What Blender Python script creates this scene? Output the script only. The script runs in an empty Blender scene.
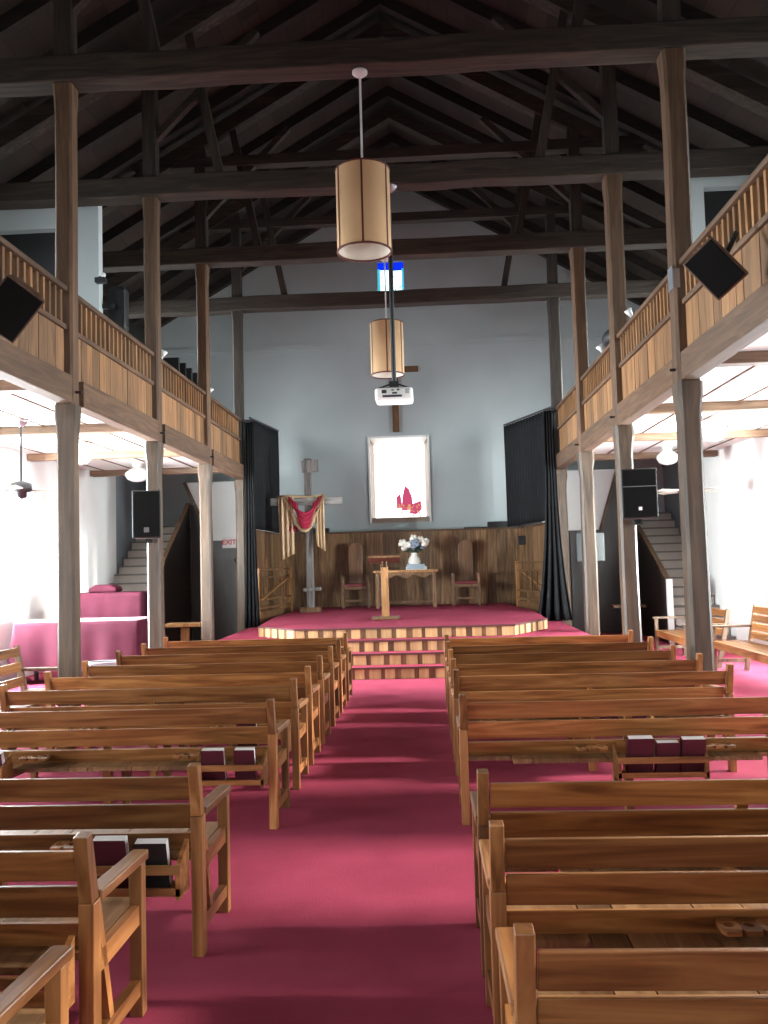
import bpy, bmesh, math, random
from mathutils import Vector, Matrix
random.seed(7)
S = bpy.context.scene
COL = S.collection
PI = math.pi

# ------------------------------------------------------------------ materials
def new_mat(name):
    m = bpy.data.materials.new(name); m.use_nodes = True
    nt = m.node_tree; b = nt.nodes['Principled BSDF']
    return m, nt, b

def plain(name, col, rough=.6, metal=0., spec=.5):
    m, nt, b = new_mat(name)
    b.inputs['Base Color'].default_value = (*col, 1); b.inputs['Roughness'].default_value = rough
    b.inputs['Metallic'].default_value = metal; b.inputs['Specular IOR Level'].default_value = spec
    return m

def mottled(name, c1, c2, scale=3., rough=.8, bump=.1, bscale=60., spec=.3):
    m, nt, b = new_mat(name); N = nt.nodes; L = nt.links
    tc = N.new('ShaderNodeTexCoord'); n = N.new('ShaderNodeTexNoise'); n.inputs['Scale'].default_value = scale
    n.inputs['Detail'].default_value = 6
    r = N.new('ShaderNodeValToRGB'); r.color_ramp.elements[0].color = (*c1, 1); r.color_ramp.elements[1].color = (*c2, 1)
    r.color_ramp.elements[0].position = .3; r.color_ramp.elements[1].position = .7
    L.new(tc.outputs['Object'], n.inputs['Vector']); L.new(n.outputs['Fac'], r.inputs['Fac']); L.new(r.outputs['Color'], b.inputs['Base Color'])
    b.inputs['Roughness'].default_value = rough; b.inputs['Specular IOR Level'].default_value = spec
    if bump:
        n2 = N.new('ShaderNodeTexNoise'); n2.inputs['Scale'].default_value = bscale; n2.inputs['Detail'].default_value = 3
        bp = N.new('ShaderNodeBump'); bp.inputs['Strength'].default_value = bump; bp.inputs['Distance'].default_value = .02
        L.new(tc.outputs['Object'], n2.inputs['Vector']); L.new(n2.outputs['Fac'], bp.inputs['Height']); L.new(bp.outputs['Normal'], b.inputs['Normal'])
    return m

def wood(name, dark, mid, light, axis='X', rough=.4, scale=1., vary=.35, spec=.5, bump=.15):
    """grain stretched along one object axis, tone varied per board (mesh island) and per object"""
    m, nt, b = new_mat(name); N = nt.nodes; L = nt.links
    tc = N.new('ShaderNodeTexCoord'); mp = N.new('ShaderNodeMapping')
    s = {'X': (1.1, 14, 14), 'Y': (14, 1.1, 14), 'Z': (14, 14, 1.1)}[axis]
    mp.inputs['Scale'].default_value = [v*scale for v in s]
    oi = N.new('ShaderNodeObjectInfo'); geo = N.new('ShaderNodeNewGeometry')
    add = N.new('ShaderNodeMath'); add.operation = 'ADD'
    L.new(oi.outputs['Random'], add.inputs[0]); L.new(geo.outputs['Random Per Island'], add.inputs[1])
    mul = N.new('ShaderNodeMath'); mul.operation = 'MULTIPLY'; mul.inputs[1].default_value = 37.
    L.new(add.outputs[0], mul.inputs[0])
    cmb = N.new('ShaderNodeCombineXYZ')
    for i in range(3): L.new(mul.outputs[0], cmb.inputs[i])
    va = N.new('ShaderNodeVectorMath'); va.operation = 'ADD'
    L.new(tc.outputs['Object'], va.inputs[0]); L.new(cmb.outputs[0], va.inputs[1]); L.new(va.outputs[0], mp.inputs['Vector'])
    n = N.new('ShaderNodeTexNoise'); n.inputs['Scale'].default_value = 1.; n.inputs['Detail'].default_value = 5; n.inputs['Distortion'].default_value = 1.6
    L.new(mp.outputs[0], n.inputs['Vector'])
    r = N.new('ShaderNodeValToRGB'); e = r.color_ramp.elements
    e[0].position = .28; e[0].color = (*dark, 1); e[1].position = .75; e[1].color = (*light, 1)
    k = e.new(.5); k.color = (*mid, 1)
    L.new(n.outputs['Fac'], r.inputs['Fac'])
    # per board brightness
    fr = N.new('ShaderNodeMath'); fr.operation = 'FRACT'; m3 = N.new('ShaderNodeMath'); m3.operation = 'MULTIPLY'; m3.inputs[1].default_value = 7.31
    L.new(add.outputs[0], m3.inputs[0]); L.new(m3.outputs[0], fr.inputs[0])
    mr = N.new('ShaderNodeMapRange'); mr.inputs['To Min'].default_value = 1-vary; mr.inputs['To Max'].default_value = 1+vary*.7
    L.new(fr.outputs[0], mr.inputs['Value'])
    hs = N.new('ShaderNodeHueSaturation'); L.new(mr.outputs[0], hs.inputs['Value']); L.new(r.outputs['Color'], hs.inputs['Color'])
    L.new(hs.outputs['Color'], b.inputs['Base Color'])
    b.inputs['Roughness'].default_value = rough; b.inputs['Specular IOR Level'].default_value = spec
    bp = N.new('ShaderNodeBump'); bp.inputs['Strength'].default_value = bump; bp.inputs['Distance'].default_value = .01
    L.new(n.outputs['Fac'], bp.inputs['Height']); L.new(bp.outputs['Normal'], b.inputs['Normal'])
    return m

def emit(name, col, s):
    m = bpy.data.materials.new(name); m.use_nodes = True; nt = m.node_tree
    nt.nodes.clear(); e = nt.nodes.new('ShaderNodeEmission'); o = nt.nodes.new('ShaderNodeOutputMaterial')
    e.inputs['Color'].default_value = (*col, 1); e.inputs['Strength'].default_value = s
    nt.links.new(e.outputs[0], o.inputs[0]); return m

KD, KM, KL = (.125, .043, .013), (.28, .115, .036), (.46, .225, .08)
PW = {a: wood('pew_wood_'+a, KD, KM, KL, a, rough=.38, vary=.45) for a in 'XYZ'}
PS = wood('seat_plank_wood', (.13, .06, .025), (.24, .125, .055), (.36, .21, .10), 'Y', rough=.42, vary=.45)
GW = {a: wood('gallery_wood_'+a, (.13, .058, .022), (.235, .115, .045), (.34, .18, .075), a, rough=.55, vary=.35) for a in 'XYZ'}
GR = {a: wood('gallery_rail_wood_'+a, (.058, .029, .014), (.10, .052, .026), (.155, .085, .043), a, rough=.68, vary=.2) for a in 'XYZ'}
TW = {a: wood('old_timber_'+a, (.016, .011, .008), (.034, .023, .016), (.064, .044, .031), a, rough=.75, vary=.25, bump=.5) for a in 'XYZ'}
POSTW = wood('post_timber', (.034, .020, .011), (.068, .042, .024), (.11, .072, .043), 'Z', rough=.5, vary=.15, bump=.4, scale=.8)
JW = wood('joist_wood', (.10, .055, .03), (.17, .10, .058), (.25, .155, .09), 'X', rough=.6)
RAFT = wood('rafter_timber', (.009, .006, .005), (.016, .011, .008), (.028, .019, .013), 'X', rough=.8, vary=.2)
WAIN = wood('wainscot_wood', (.075, .037, .016), (.19, .10, .044), (.36, .21, .10), 'Z', rough=.5, vary=.45)
FASC = [wood('fascia_wood', (.34, .18, .08), (.46, .27, .125), (.58, .37, .18), 'Z', rough=.45, vary=.25, scale=.5), wood('fascia_batten_wood', (.08, .035, .016), (.14, .065, .028), (.20, .10, .045), 'Z', rough=.5, vary=.3, scale=.5)]
LECT = wood('lectern_wood', (.18, .075, .025), (.33, .16, .06), (.45, .24, .10), 'Z', rough=.4, vary=.1)
DARKW = wood('dark_panel_wood', (.012, .010, .009), (.022, .018, .016), (.035, .028, .024), 'Z', rough=.5, vary=.3)
CHAIRW = wood('chair_wood', (.07, .032, .014), (.14, .07, .03), (.22, .115, .05), 'Z', rough=.45, vary=.2)
CROSSW = wood('weathered_wood', (.06, .055, .052), (.15, .14, .13), (.28, .26, .24), 'Z', rough=.85, vary=.2, bump=.6)
WHITE = mottled('white_plaster', (.78, .78, .755), (.84, .84, .815), 1.2, .9, .12, 25)
GREY = mottled('blue_grey_plaster', (.37, .41, .415), (.43, .47, .475), .8, .9, .15, 20)
STAIRG = mottled('stair_grey_plaster', (.24, .27, .30), (.29, .32, .35), 1., .9, .1, 20)
WPAINT = plain('white_paint', (.8, .8, .78), .45)
CEILW = mottled('ceiling_white', (.80, .79, .76), (.86, .85, .82), 1., .7, 0)
CARPET = mottled('crimson_carpet', (.27, .036, .070), (.34, .050, .092), 2.2, .95, .35, 220, .1)
FLOORS = mottled('side_floor_carpet', (.27, .036, .070), (.34, .050, .092), 2.2, .95, .3, 220, .1)
NOSE = plain('nosing', (.09, .02, .02), .6)
BLACK = plain('black_plastic', (.013, .013, .014), .5)
GRILLE = mottled('speaker_grille', (.004, .004, .004), (.009, .009, .009), 300., .9, .3, 400, .12)
STEEL = plain('steel', (.45, .47, .5), .35, .9)
DSTEEL = plain('dark_steel', (.06, .06, .065), .4, .7)
VELVET = mottled('black_velvet', (.004, .0045, .005), (.009, .010, .012), 4., .8, .2, 120, .25)
CLOTHR = mottled('crimson_cloth', (.040, .0035, .0115), (.055, .006, .016), 5., .85, .1, 150, .2)
CLOTHG = plain('gold_satin', (.52, .37, .21), .38, 0, .6)
CLOTHRD = plain('red_satin', (.30, .012, .04), .45)
SHADE = mottled('parchment_shade', (.62, .41, .22), (.70, .47, .26), 3., .8, 0)
SHADEIN = plain('shade_lining', (.72, .68, .60), .8)
TRIMR = plain('shade_trim', (.10, .02, .012), .6)
PAGES = plain('book_pages', (.82, .81, .78), .7)
COVER = plain('maroon_cover', (.07, .008, .018), .5)
COVERB = plain('black_cover', (.015, .013, .015), .5)
PORC = plain('porcelain', (.8, .77, .72), .25)
PETW = mottled('white_petals', (.75, .70, .62), (.85, .82, .76), 20., .7, .3, 50)
PETB = mottled('blue_petals', (.16, .20, .27), (.28, .33, .40), 20., .7, .3, 50)
LEAF = plain('leaf', (.03, .05, .03), .6)
GLOBE = plain('opal_glass', (.86, .86, .84), .2)
SEATR = plain('red_seat_pad', (.16, .02, .025), .7)
TREADW = plain('tread_edge', (.13, .115, .105), .6)
STEPW = mottled('painted_step', (.34, .30, .27), (.40, .36, .32), 3., .6, 0)
BLADE = plain('pale_fan_blade', (.42, .36, .30), .5)
PEND = plain('pendant_rod', (.7, .7, .68), .4)
GLASSD = plain('door_glass', (.10, .13, .14), .12, 0, .8)

# ------------------------------------------------------------------ mesh helpers
def box(bm, x0, x1, y0, y1, z0, z1, M=None):
    vs = [bm.verts.new(Vector(p)) for p in ((x0,y0,z0),(x1,y0,z0),(x1,y1,z0),(x0,y1,z0),(x0,y0,z1),(x1,y0,z1),(x1,y1,z1),(x0,y1,z1))]
    if M: [setattr(v, 'co', M @ v.co) for v in vs]
    for f in ((0,3,2,1),(4,5,6,7),(0,1,5,4),(1,2,6,5),(2,3,7,6),(3,0,4,7)): bm.faces.new([vs[i] for i in f])
    return vs

def prism(bm, poly, axis, a, b):
    """poly in the plane across `axis`, extruded from a to b"""
    def p(u, v, w): return {'x': (w,u,v), 'y': (u,w,v), 'z': (u,v,w)}[axis]
    A = [bm.verts.new(p(u, v, a)) for u, v in poly]; B = [bm.verts.new(p(u, v, b)) for u, v in poly]
    n = len(poly)
    bm.faces.new(A); bm.faces.new(B[::-1])
    for i in range(n): bm.faces.new([A[i], B[i], B[(i+1)%n], A[(i+1)%n]])

def bar(bm, p, q, w, h, up=(0,0,1)):
    """square bar from p to q: w across, h along the up side"""
    p, q = Vector(p), Vector(q); d = (q-p).normalized(); up = Vector(up)
    s = d.cross(up)
    if s.length < 1e-4: s = d.cross(Vector((0,1,0)))
    s.normalize(); u = s.cross(d)
    vs = []
    for c in (p, q):
        for a, b in ((-1,-1),(1,-1),(1,1),(-1,1)): vs.append(bm.verts.new(c + s*a*w/2 + u*b*h/2))
    for f in ((0,1,2,3),(7,6,5,4),(0,4,5,1),(1,5,6,2),(2,6,7,3),(3,7,4,0)): bm.faces.new([vs[i] for i in f])

def tube(bm, pts, r, n=10):
    pts = [Vector(p) for p in pts]; rings = []
    rs = r if isinstance(r, (list, tuple)) else [r]*len(pts)
    for i, p in enumerate(pts):
        d = (pts[min(i+1, len(pts)-1)] - pts[max(i-1, 0)]).normalized()
        a = d.cross(Vector((0,0,1)))
        if a.length < 1e-3: a = Vector((1,0,0))
        a.normalize(); b = d.cross(a)
        rings.append([bm.verts.new(p + (a*math.cos(t) + b*math.sin(t))*rs[i]) for t in [2*PI*k/n for k in range(n)]])
    for A, B in zip(rings, rings[1:]):
        for k in range(n): bm.faces.new([A[k], A[(k+1)%n], B[(k+1)%n], B[k]])
    bm.faces.new(rings[0][::-1]); bm.faces.new(rings[-1])

def lathe(bm, prof, n=24, c=(0,0,0), cap=True):
    rings = []
    for r, z in prof:
        rings.append([bm.verts.new((c[0]+r*math.cos(2*PI*k/n), c[1]+r*math.sin(2*PI*k/n), c[2]+z)) for k in range(n)])
    for A, B in zip(rings, rings[1:]):
        for k in range(n): bm.faces.new([A[k], A[(k+1)%n], B[(k+1)%n], B[k]])
    if cap: bm.faces.new(rings[0][::-1]); bm.faces.new(rings[-1])

def blob(bm, c, r, sub=2, jit=0., sc=(1,1,1)):
    m = Matrix.Translation(c) @ Matrix.Diagonal((*sc, 1))
    res = bmesh.ops.create_icosphere(bm, subdivisions=sub, radius=r, matrix=m)
    for v in res['verts']:
        v.co += Vector([random.uniform(-jit, jit) for _ in range(3)])

def obj(name, bm, m, parent=None, smooth=False, bevel=0., loc=None, rot=None):
    bmesh.ops.recalc_face_normals(bm, faces=bm.faces)
    me = bpy.data.meshes.new(name); bm.to_mesh(me); bm.free()
    if isinstance(m, (list, tuple)):
        for k in m: me.materials.append(k)
    else: me.materials.append(m)
    if smooth:
        for p in me.polygons: p.use_smooth = True
    o = bpy.data.objects.new(name, me); COL.objects.link(o)
    if parent: o.parent = parent
    if loc: o.location = loc
    if rot: o.rotation_euler = rot
    if bevel:
        b = o.modifiers.new('bevel', 'BEVEL'); b.width = bevel; b.segments = 2; b.limit_method = 'ANGLE'
    return o

def one(fn, *a, **k):
    bm = bmesh.new(); fn(bm, *a, **k); return bm
def boxes(*bs):
    bm = bmesh.new()
    for b in bs: box(bm, *b)
    return bm
def tag(o, label, cat, group=None, kind=None):
    if label: o['label'] = label
    if cat: o['category'] = cat
    if group: o['group'] = group
    if kind: o['kind'] = kind
    return o
def thing(name, label, cat, loc=(0,0,0), rotz=0., group=None):
    o = bpy.data.objects.new(name, None); COL.objects.link(o); o.location = loc; o.rotation_euler = (0,0,rotz)
    o.empty_display_size = .1
    return tag(o, label, cat, group)
def struct(name, bm, m, parent=None, **k):
    o = obj(name, bm, m, parent, **k); o['kind'] = 'structure'; return o
def dup(root, loc, label, rotz=None, group=None):
    def cp(o, par):
        c = o.copy(); COL.objects.link(c); c.parent = par
        for ch in kids.get(o.name, ()): cp(ch, c)
        return c
    kids = {}
    for o in COL.objects:
        if o.parent: kids.setdefault(o.parent.name, []).append(o)
    r = cp(root, None); r.location = loc; r['label'] = label
    if rotz is not None: r.rotation_euler = (0,0,rotz)
    if group: r['group'] = group
    return r

# ------------------------------------------------------------------ dimensions
XL, XR, YB, YF = -6.3, 5.35, 19.6, -2.6       # side walls, chancel wall, entrance wall
XC, PEAK, SL = -.475, 10.47, .575             # ridge
def roofz(x): return PEAK - SL*abs(x-XC)
PXL, PXR = -3.45, 2.49                        # post lines
PY = [8.14, 10.8, 13.35, 15.9]
ZG0, ZG1, ZC = 3.24, 3.50, 3.50               # gallery beam, gallery ceiling
ZR0, ZR1 = 3.97, 4.38
TZ0, TZ1 = 6.43, 6.69
ST = .66                                      # platform height

# ------------------------------------------------------------------ room shell
struct('floor', boxes((XL-.6, XR+.6, YF-.5, YB+.5, -.12, 0)), CARPET)

def wall_with_holes(x0, x1, y0, y1, z0, z1, holes):
    """slab x0..x1 with rectangular holes (ya,yb,za,zb) along y"""
    bm = bmesh.new(); y = y0
    for ya, yb, za, zb in sorted(holes):
        box(bm, x0, x1, y, ya, z0, z1); box(bm, x0, x1, ya, yb, z0, za) if za > z0+.01 else None
        box(bm, x0, x1, ya, yb, zb, z1); y = yb
    box(bm, x0, x1, y, y1, z0, z1); return bm
WIN = [(-.6, .8, .8, 2.9), (2.0, 3.4, .8, 2.9), (4.15, 5.25, .02, 2.6), (6.4, 7.8, .8, 2.9), (8.8, 10.2, .8, 2.9), (10.9, 12.4, .8, 2.9)]
WINR = WIN[:-1] + [(11.3, 12.9, .8, 2.9)]
WUP = [(5.6, 7.2, 4.6, 6.2), (8.4, 10.0, 4.6, 6.2), (14.2, 16.2, 4.6, 6.3)]  # unseen gallery windows, added to brighten the chancel wall and partitions
struct('wall_left', wall_with_holes(XL-.5, XL, YF, 17.2, 0, ZC+.1, WIN), WHITE)
struct('wall_right', wall_with_holes(XR, XR+.5, YF, 17.2, 0, ZC+.1, WINR), WHITE)
struct('wall_stair_left', boxes((XL-.55, XL-.02, 17.2, YB, 0, ZC+.1)), STAIRG)
struct('wall_stair_right', boxes((XR+.02, XR+.55, 17.2, YB, 0, ZC+.1)), STAIRG)
struct('wall_gallery_left', wall_with_holes(XL-.5, XL, YF, YB, ZC+.1, 7.2, WUP), DARKW)
struct('wall_gallery_right', wall_with_holes(XR, XR+.5, YF, YB, ZC+.1, 7.2, WUP), DARKW)
bm = bmesh.new()
# entrance wall behind the photographer, with the open double door
box(bm, XL-.5, -1.5, YF-.4, YF, 0, 7.2); box(bm, .6, XR+.5, YF-.4, YF, 0, 7.2); box(bm, -1.5, .6, YF-.4, YF, 2.8, 7.2)
prism(bm, [(XL-.5, 7.2), (XR+.5, 7.2), (XC, PEAK)], 'y', YF-.4, YF)
struct('wall_front', bm, WHITE)
# chancel wall with window opening and small high window
WX0, WX1, WZ0, WZ1 = -1.25, .10, 2.53, 4.48
SX0, SX1, SZ0, SZ1 = -.955, -.345, 7.83, 8.60
bm = bmesh.new(); y0, y1 = YB, YB+.45
box(bm, XL-.55, WX0, y0, y1, 0, 6.9); box(bm, WX1, XR+.55, y0, y1, 0, 6.9)
box(bm, WX0, WX1, y0, y1, 0, WZ0); box(bm, WX0, WX1, y0, y1, WZ1, 6.9)
prism(bm, [(XL-.55, 6.9), (SX0, 6.9), (SX0, roofz(SX0)+.1), (XL-.55, roofz(XL-.55)+.1)], 'y', y0, y1)
prism(bm, [(SX1, 6.9), (XR+.55, 6.9), (XR+.55, roofz(XR+.55)+.1), (SX1, roofz(SX1)+.1)], 'y', y0, y1)
box(bm, SX0, SX1, y0, y1, 6.9, SZ0)
prism(bm, [(SX0, SZ1), (SX1, SZ1), (SX1, roofz(SX1)+.1), (XC, PEAK+.1), (SX0, roofz(SX0)+.1)], 'y', y0, y1)
struct('wall_back', bm, GREY)
struct('trim_1', boxes((XL, XR, YB-.05, YB, 6.60, 6.72), (XL, XR, YB-.02, YB, 6.56, 6.60)), GREY)

# roof deck: boards on both slopes
def roof_mat():
    m, nt, b = new_mat('roof_boards'); N = nt.nodes; L = nt.links
    tc = N.new('ShaderNodeTexCoord'); sp = N.new('ShaderNodeSeparateXYZ'); L.new(tc.outputs['Object'], sp.inputs[0])
    def mth(op, a, bb):
        x = N.new('ShaderNodeMath'); x.operation = op
        for i, v in enumerate((a, bb)):
            if v is None: continue
            if isinstance(v, (int, float)): x.inputs[i].default_value = v
            else: L.new(v, x.inputs[i])
        return x.outputs[0]
    px = mth('MULTIPLY', sp.outputs['X'], 1/.27); row = mth('FLOOR', px, None); fx = mth('FRACT', px, None)
    off = mth('MULTIPLY', row, .37)
    py = mth('ADD', mth('MULTIPLY', sp.outputs['Y'], 1/.95), off); fy = mth('FRACT', py, None); cy = mth('FLOOR', py, None)
    gx = mth('LESS_THAN', fx, .05)
    cmb = N.new('ShaderNodeCombineXYZ'); L.new(row, cmb.inputs[0]); L.new(cy, cmb.inputs[1])
    wn = N.new('ShaderNodeTexWhiteNoise'); L.new(cmb.outputs[0], wn.inputs['Vector'])
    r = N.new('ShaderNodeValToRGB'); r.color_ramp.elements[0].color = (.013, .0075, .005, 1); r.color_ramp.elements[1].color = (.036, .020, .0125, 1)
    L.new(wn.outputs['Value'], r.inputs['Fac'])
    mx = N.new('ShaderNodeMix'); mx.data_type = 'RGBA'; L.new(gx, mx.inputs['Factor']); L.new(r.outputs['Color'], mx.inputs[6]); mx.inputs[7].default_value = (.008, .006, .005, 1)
    L.new(mx.outputs[2], b.inputs['Base Color']); b.inputs['Roughness'].default_value = .85
    return m
ROOF = roof_mat()
E_ = 6.6
bm = bmesh.new()
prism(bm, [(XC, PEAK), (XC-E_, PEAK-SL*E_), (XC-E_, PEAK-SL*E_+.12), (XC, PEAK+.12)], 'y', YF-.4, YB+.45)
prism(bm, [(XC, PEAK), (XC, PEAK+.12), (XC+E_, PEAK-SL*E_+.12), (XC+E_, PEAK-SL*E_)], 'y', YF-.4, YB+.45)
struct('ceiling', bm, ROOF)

# common rafters, one object each
rb = {}
for side in (-1, 1):
    bm = bmesh.new()
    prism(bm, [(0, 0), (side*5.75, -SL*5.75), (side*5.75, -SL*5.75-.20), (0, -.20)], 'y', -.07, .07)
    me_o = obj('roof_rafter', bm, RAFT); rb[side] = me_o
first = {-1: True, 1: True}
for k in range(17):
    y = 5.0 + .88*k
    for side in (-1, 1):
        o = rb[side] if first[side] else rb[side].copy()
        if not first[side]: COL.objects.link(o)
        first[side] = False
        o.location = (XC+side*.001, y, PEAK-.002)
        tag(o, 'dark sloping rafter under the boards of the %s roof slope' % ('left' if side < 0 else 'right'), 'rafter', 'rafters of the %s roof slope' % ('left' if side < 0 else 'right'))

# roof trusses
NAMES = ['nearest', 'second', 'third', 'farthest']
for i, y in enumerate(PY):
    t = thing('roof_truss', 'dark heavy timber roof truss across the nave, %s from the camera' % NAMES[i], 'roof truss', (0, y, 0), 0, 'roof trusses across the nave')
    bm = bmesh.new(); n = 18; rr = random.Random(i)
    # slightly irregular hewn tie beam
    rings = []
    for k in range(n+1):
        x = XL + (XR-XL)*k/n; dz = rr.uniform(-.012, .012); dy = rr.uniform(-.01, .01)
        rings.append([bm.verts.new((x, a+dy, b+dz)) for a, b in ((-.13, TZ0), (.13, TZ0), (.13, TZ1), (-.13, TZ1))])
    for A, B in zip(rings, rings[1:]):
        for k in range(4): bm.faces.new([A[k], A[(k+1)%4], B[(k+1)%4], B[k]])
    bm.faces.new(rings[0]); bm.faces.new(rings[-1][::-1])
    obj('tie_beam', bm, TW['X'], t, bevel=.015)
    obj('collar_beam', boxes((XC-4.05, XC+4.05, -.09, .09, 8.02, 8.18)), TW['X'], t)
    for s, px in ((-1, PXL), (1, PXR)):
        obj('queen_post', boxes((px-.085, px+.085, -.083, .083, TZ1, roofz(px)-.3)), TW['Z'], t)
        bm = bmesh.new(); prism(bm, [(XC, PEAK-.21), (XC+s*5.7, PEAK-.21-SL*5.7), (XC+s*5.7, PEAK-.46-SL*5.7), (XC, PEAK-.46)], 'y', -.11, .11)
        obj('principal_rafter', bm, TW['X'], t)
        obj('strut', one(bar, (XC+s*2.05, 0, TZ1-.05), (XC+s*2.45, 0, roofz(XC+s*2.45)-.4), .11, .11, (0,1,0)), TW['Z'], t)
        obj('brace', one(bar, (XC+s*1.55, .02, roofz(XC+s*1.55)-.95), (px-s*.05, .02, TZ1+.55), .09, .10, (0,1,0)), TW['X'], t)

# ------------------------------------------------------------------ gallery posts
for s, px, w in ((-1, PXL, .178), (1, PXR, .205)):
    for i, y in enumerate(PY):
        side = 'left' if s < 0 else 'right'
        t = thing('timber_post', 'tall squared timber post of the %s gallery, %s from the camera' % (side, NAMES[i]), 'post', (px, y, 0), 0, 'posts carrying the %s gallery' % side)
        h = w/2
        bm = bmesh.new(); rr = random.Random(i*7+s)
        rings = []
        # slightly wobbly square shaft, with a flared head under the beam
        lean = .10*s*(1 if s > 0 else 0)
        prof = [(0, 1.0), (.6, .99), (1.4, .97), (2.2, .95), (2.85, .94), (2.98, 1.0), (3.10, 1.13), (3.235, 1.15)]
        for z, k in prof:
            d = h*k; dx = rr.uniform(-.004, .004) ; c = .72
            pts = [(-d, -d*c), (-d*c, -d), (d*c, -d), (d, -d*c), (d, d*c), (d*c, d), (-d*c, d), (-d, d*c)]
            rings.append([bm.verts.new((a+dx, b, z)) for a, b in pts])
        for A, B in zip(rings, rings[1:]):
            for k in range(8): bm.faces.new([A[k], A[(k+1)%8], B[(k+1)%8], B[k]])
        bm.faces.new(rings[0]); bm.faces.new(rings[-1][::-1])
        obj('lower_shaft', bm, POSTW, t)
        bm = bmesh.new(); rings = []
        for z, k in [(3.24, 1.), (4.4, .98), (5.6, .97), (6.15, .97), (6.28, 1.05), (6.428, 1.12)]:
            d = h*k; dx = rr.uniform(-.004, .004); c = .75
            pts = [(-d, -d*c), (-d*c, -d), (d*c, -d), (d, -d*c), (d, d*c), (d*c, d), (-d*c, d), (-d, d*c)]
            rings.append([bm.verts.new((a+dx, b, z)) for a, b in pts])
        for A, B in zip(rings, rings[1:]):
            for k in range(8): bm.faces.new([A[k], A[(k+1)%8], B[(k+1)%8], B[k]])
        bm.faces.new(rings[0]); bm.faces.new(rings[-1][::-1])
        obj('upper_shaft', bm, GR['Z'] if i < 3 else TW['Z'], t)
        obj('bolt', one(tube, [(-s*(h+.0), -.02, 3.36), (-s*(h+.06), -.02, 3.36)], .014, 8), DSTEEL, t)
        if s > 0 and i == 0:
            o = obj('metal_plate', boxes((-h-.012, -h, -.09, .06, 4.12, 4.34), (-h-.012, -h+.05, -h-.01, -h, 4.12, 4.3)), STEEL, t); o['label'] = 'bluish metal plate'

# ------------------------------------------------------------------ galleries
YG0 = YF
for s, px, xw in ((-1, PXL, XL), (1, PXR, XR)):
    side = 'left' if s < 0 else 'right'
    lo, hi = sorted((xw, px))
    struct('ceiling_gallery_'+side, boxes((lo+(.0 if s<0 else .05), hi-(.05 if s<0 else .0), YG0, 16.0, ZC, ZC+.10)), CEILW)
    # seams in the white boards
    bm = bmesh.new()
    for k in range(5):
        x = lo + (hi-lo)*(k+.5)/5; box(bm, x-.012, x+.012, YG0, 15.9, ZC-.012, ZC)
    struct('trim_2' if s < 0 else 'trim_3', bm, JW)
    # front beam: spans between posts
    t = thing('gallery_beam', 'long timber beam along the front edge of the %s gallery' % side, 'beam', (px-s*.02, 6, 3.24), 0, 'front beams of the galleries')
    ys = [YG0] + PY
    segs = [(ys[k] + (.0 if k == 0 else .11), ys[k+1]-.11) for k in range(4)]
    segs = [(a+(.03 if a > 0 else 0), b-.03) for a, b in segs]
    for a, b in segs:
        bm = bmesh.new(); box(bm, -.07, .085, a-6, b-6, 0, .26); obj('beam_length', bm, GR['Y'], t, bevel=.008)
    # cross beams to the wall
    for i, y in enumerate([5.5]+PY):
        if i == 0: continue
        a, b = (xw+.02, px-.13) if s < 0 else (px+.13, xw-.02 if i > 2 else xw-.45)
        o = obj('cross_beam', boxes((min(a,b), max(a,b), y-.08, y+.08, 3.39, 3.498)), JW, bevel=.006)
        tag(o, 'brown cross beam under the %s gallery ceiling at the %s post from the camera' % (side, ['','first','second','third','fourth'][i]), 'beam', 'cross beams under the %s gallery' % side)
    # railing bays
    ys = [3.0] + PY
    for k in range(4):
        a, b = ys[k]+.115, ys[k+1]-.115
        if k == 0: a = 3.0
        lab = ['nearest the camera, ending at the first post', 'between the first and second posts', 'between the second and third posts', 'between the third and last posts'][k]
        t = thing('gallery_railing', 'wooden %s gallery railing %s' % (side, lab), 'railing', (px, a, ZG1), 0, 'railing bays of the galleries')
        Lb = b-a
        obj('top_rail', boxes((-.055, .055, 0, Lb, .83, .88)), GR['Y'], t, bevel=.008)
        obj('middle_rail', boxes((-.045, .045, 0, Lb, .455, .505)), GR['Y'], t, bevel=.006)
        bm = bmesh.new(); y = 0; rr = random.Random(k+10*s)
        while y < Lb-.03:
            w = rr.uniform(.14, .21); e = min(y+w, Lb); d = rr.uniform(0, .006)
            box(bm, -.016+d, .016+d, y+.004, e-.004, .0, .455); y = e
        obj('board_panel', bm, GW['Z'], t)
        n = int(Lb/.125)
        bal = None
        for j in range(n):
            yy = Lb*(j+.5)/n
            if bal is None:
                bal = obj('baluster', boxes((-.02, .02, -.02, .02, .505, .83)), GW['Z'], t); bal.location = (0, yy, 0)
            else:
                c = bal.copy(); COL.objects.link(c); c.parent = t; c.location = (0, yy, 0)

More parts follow.
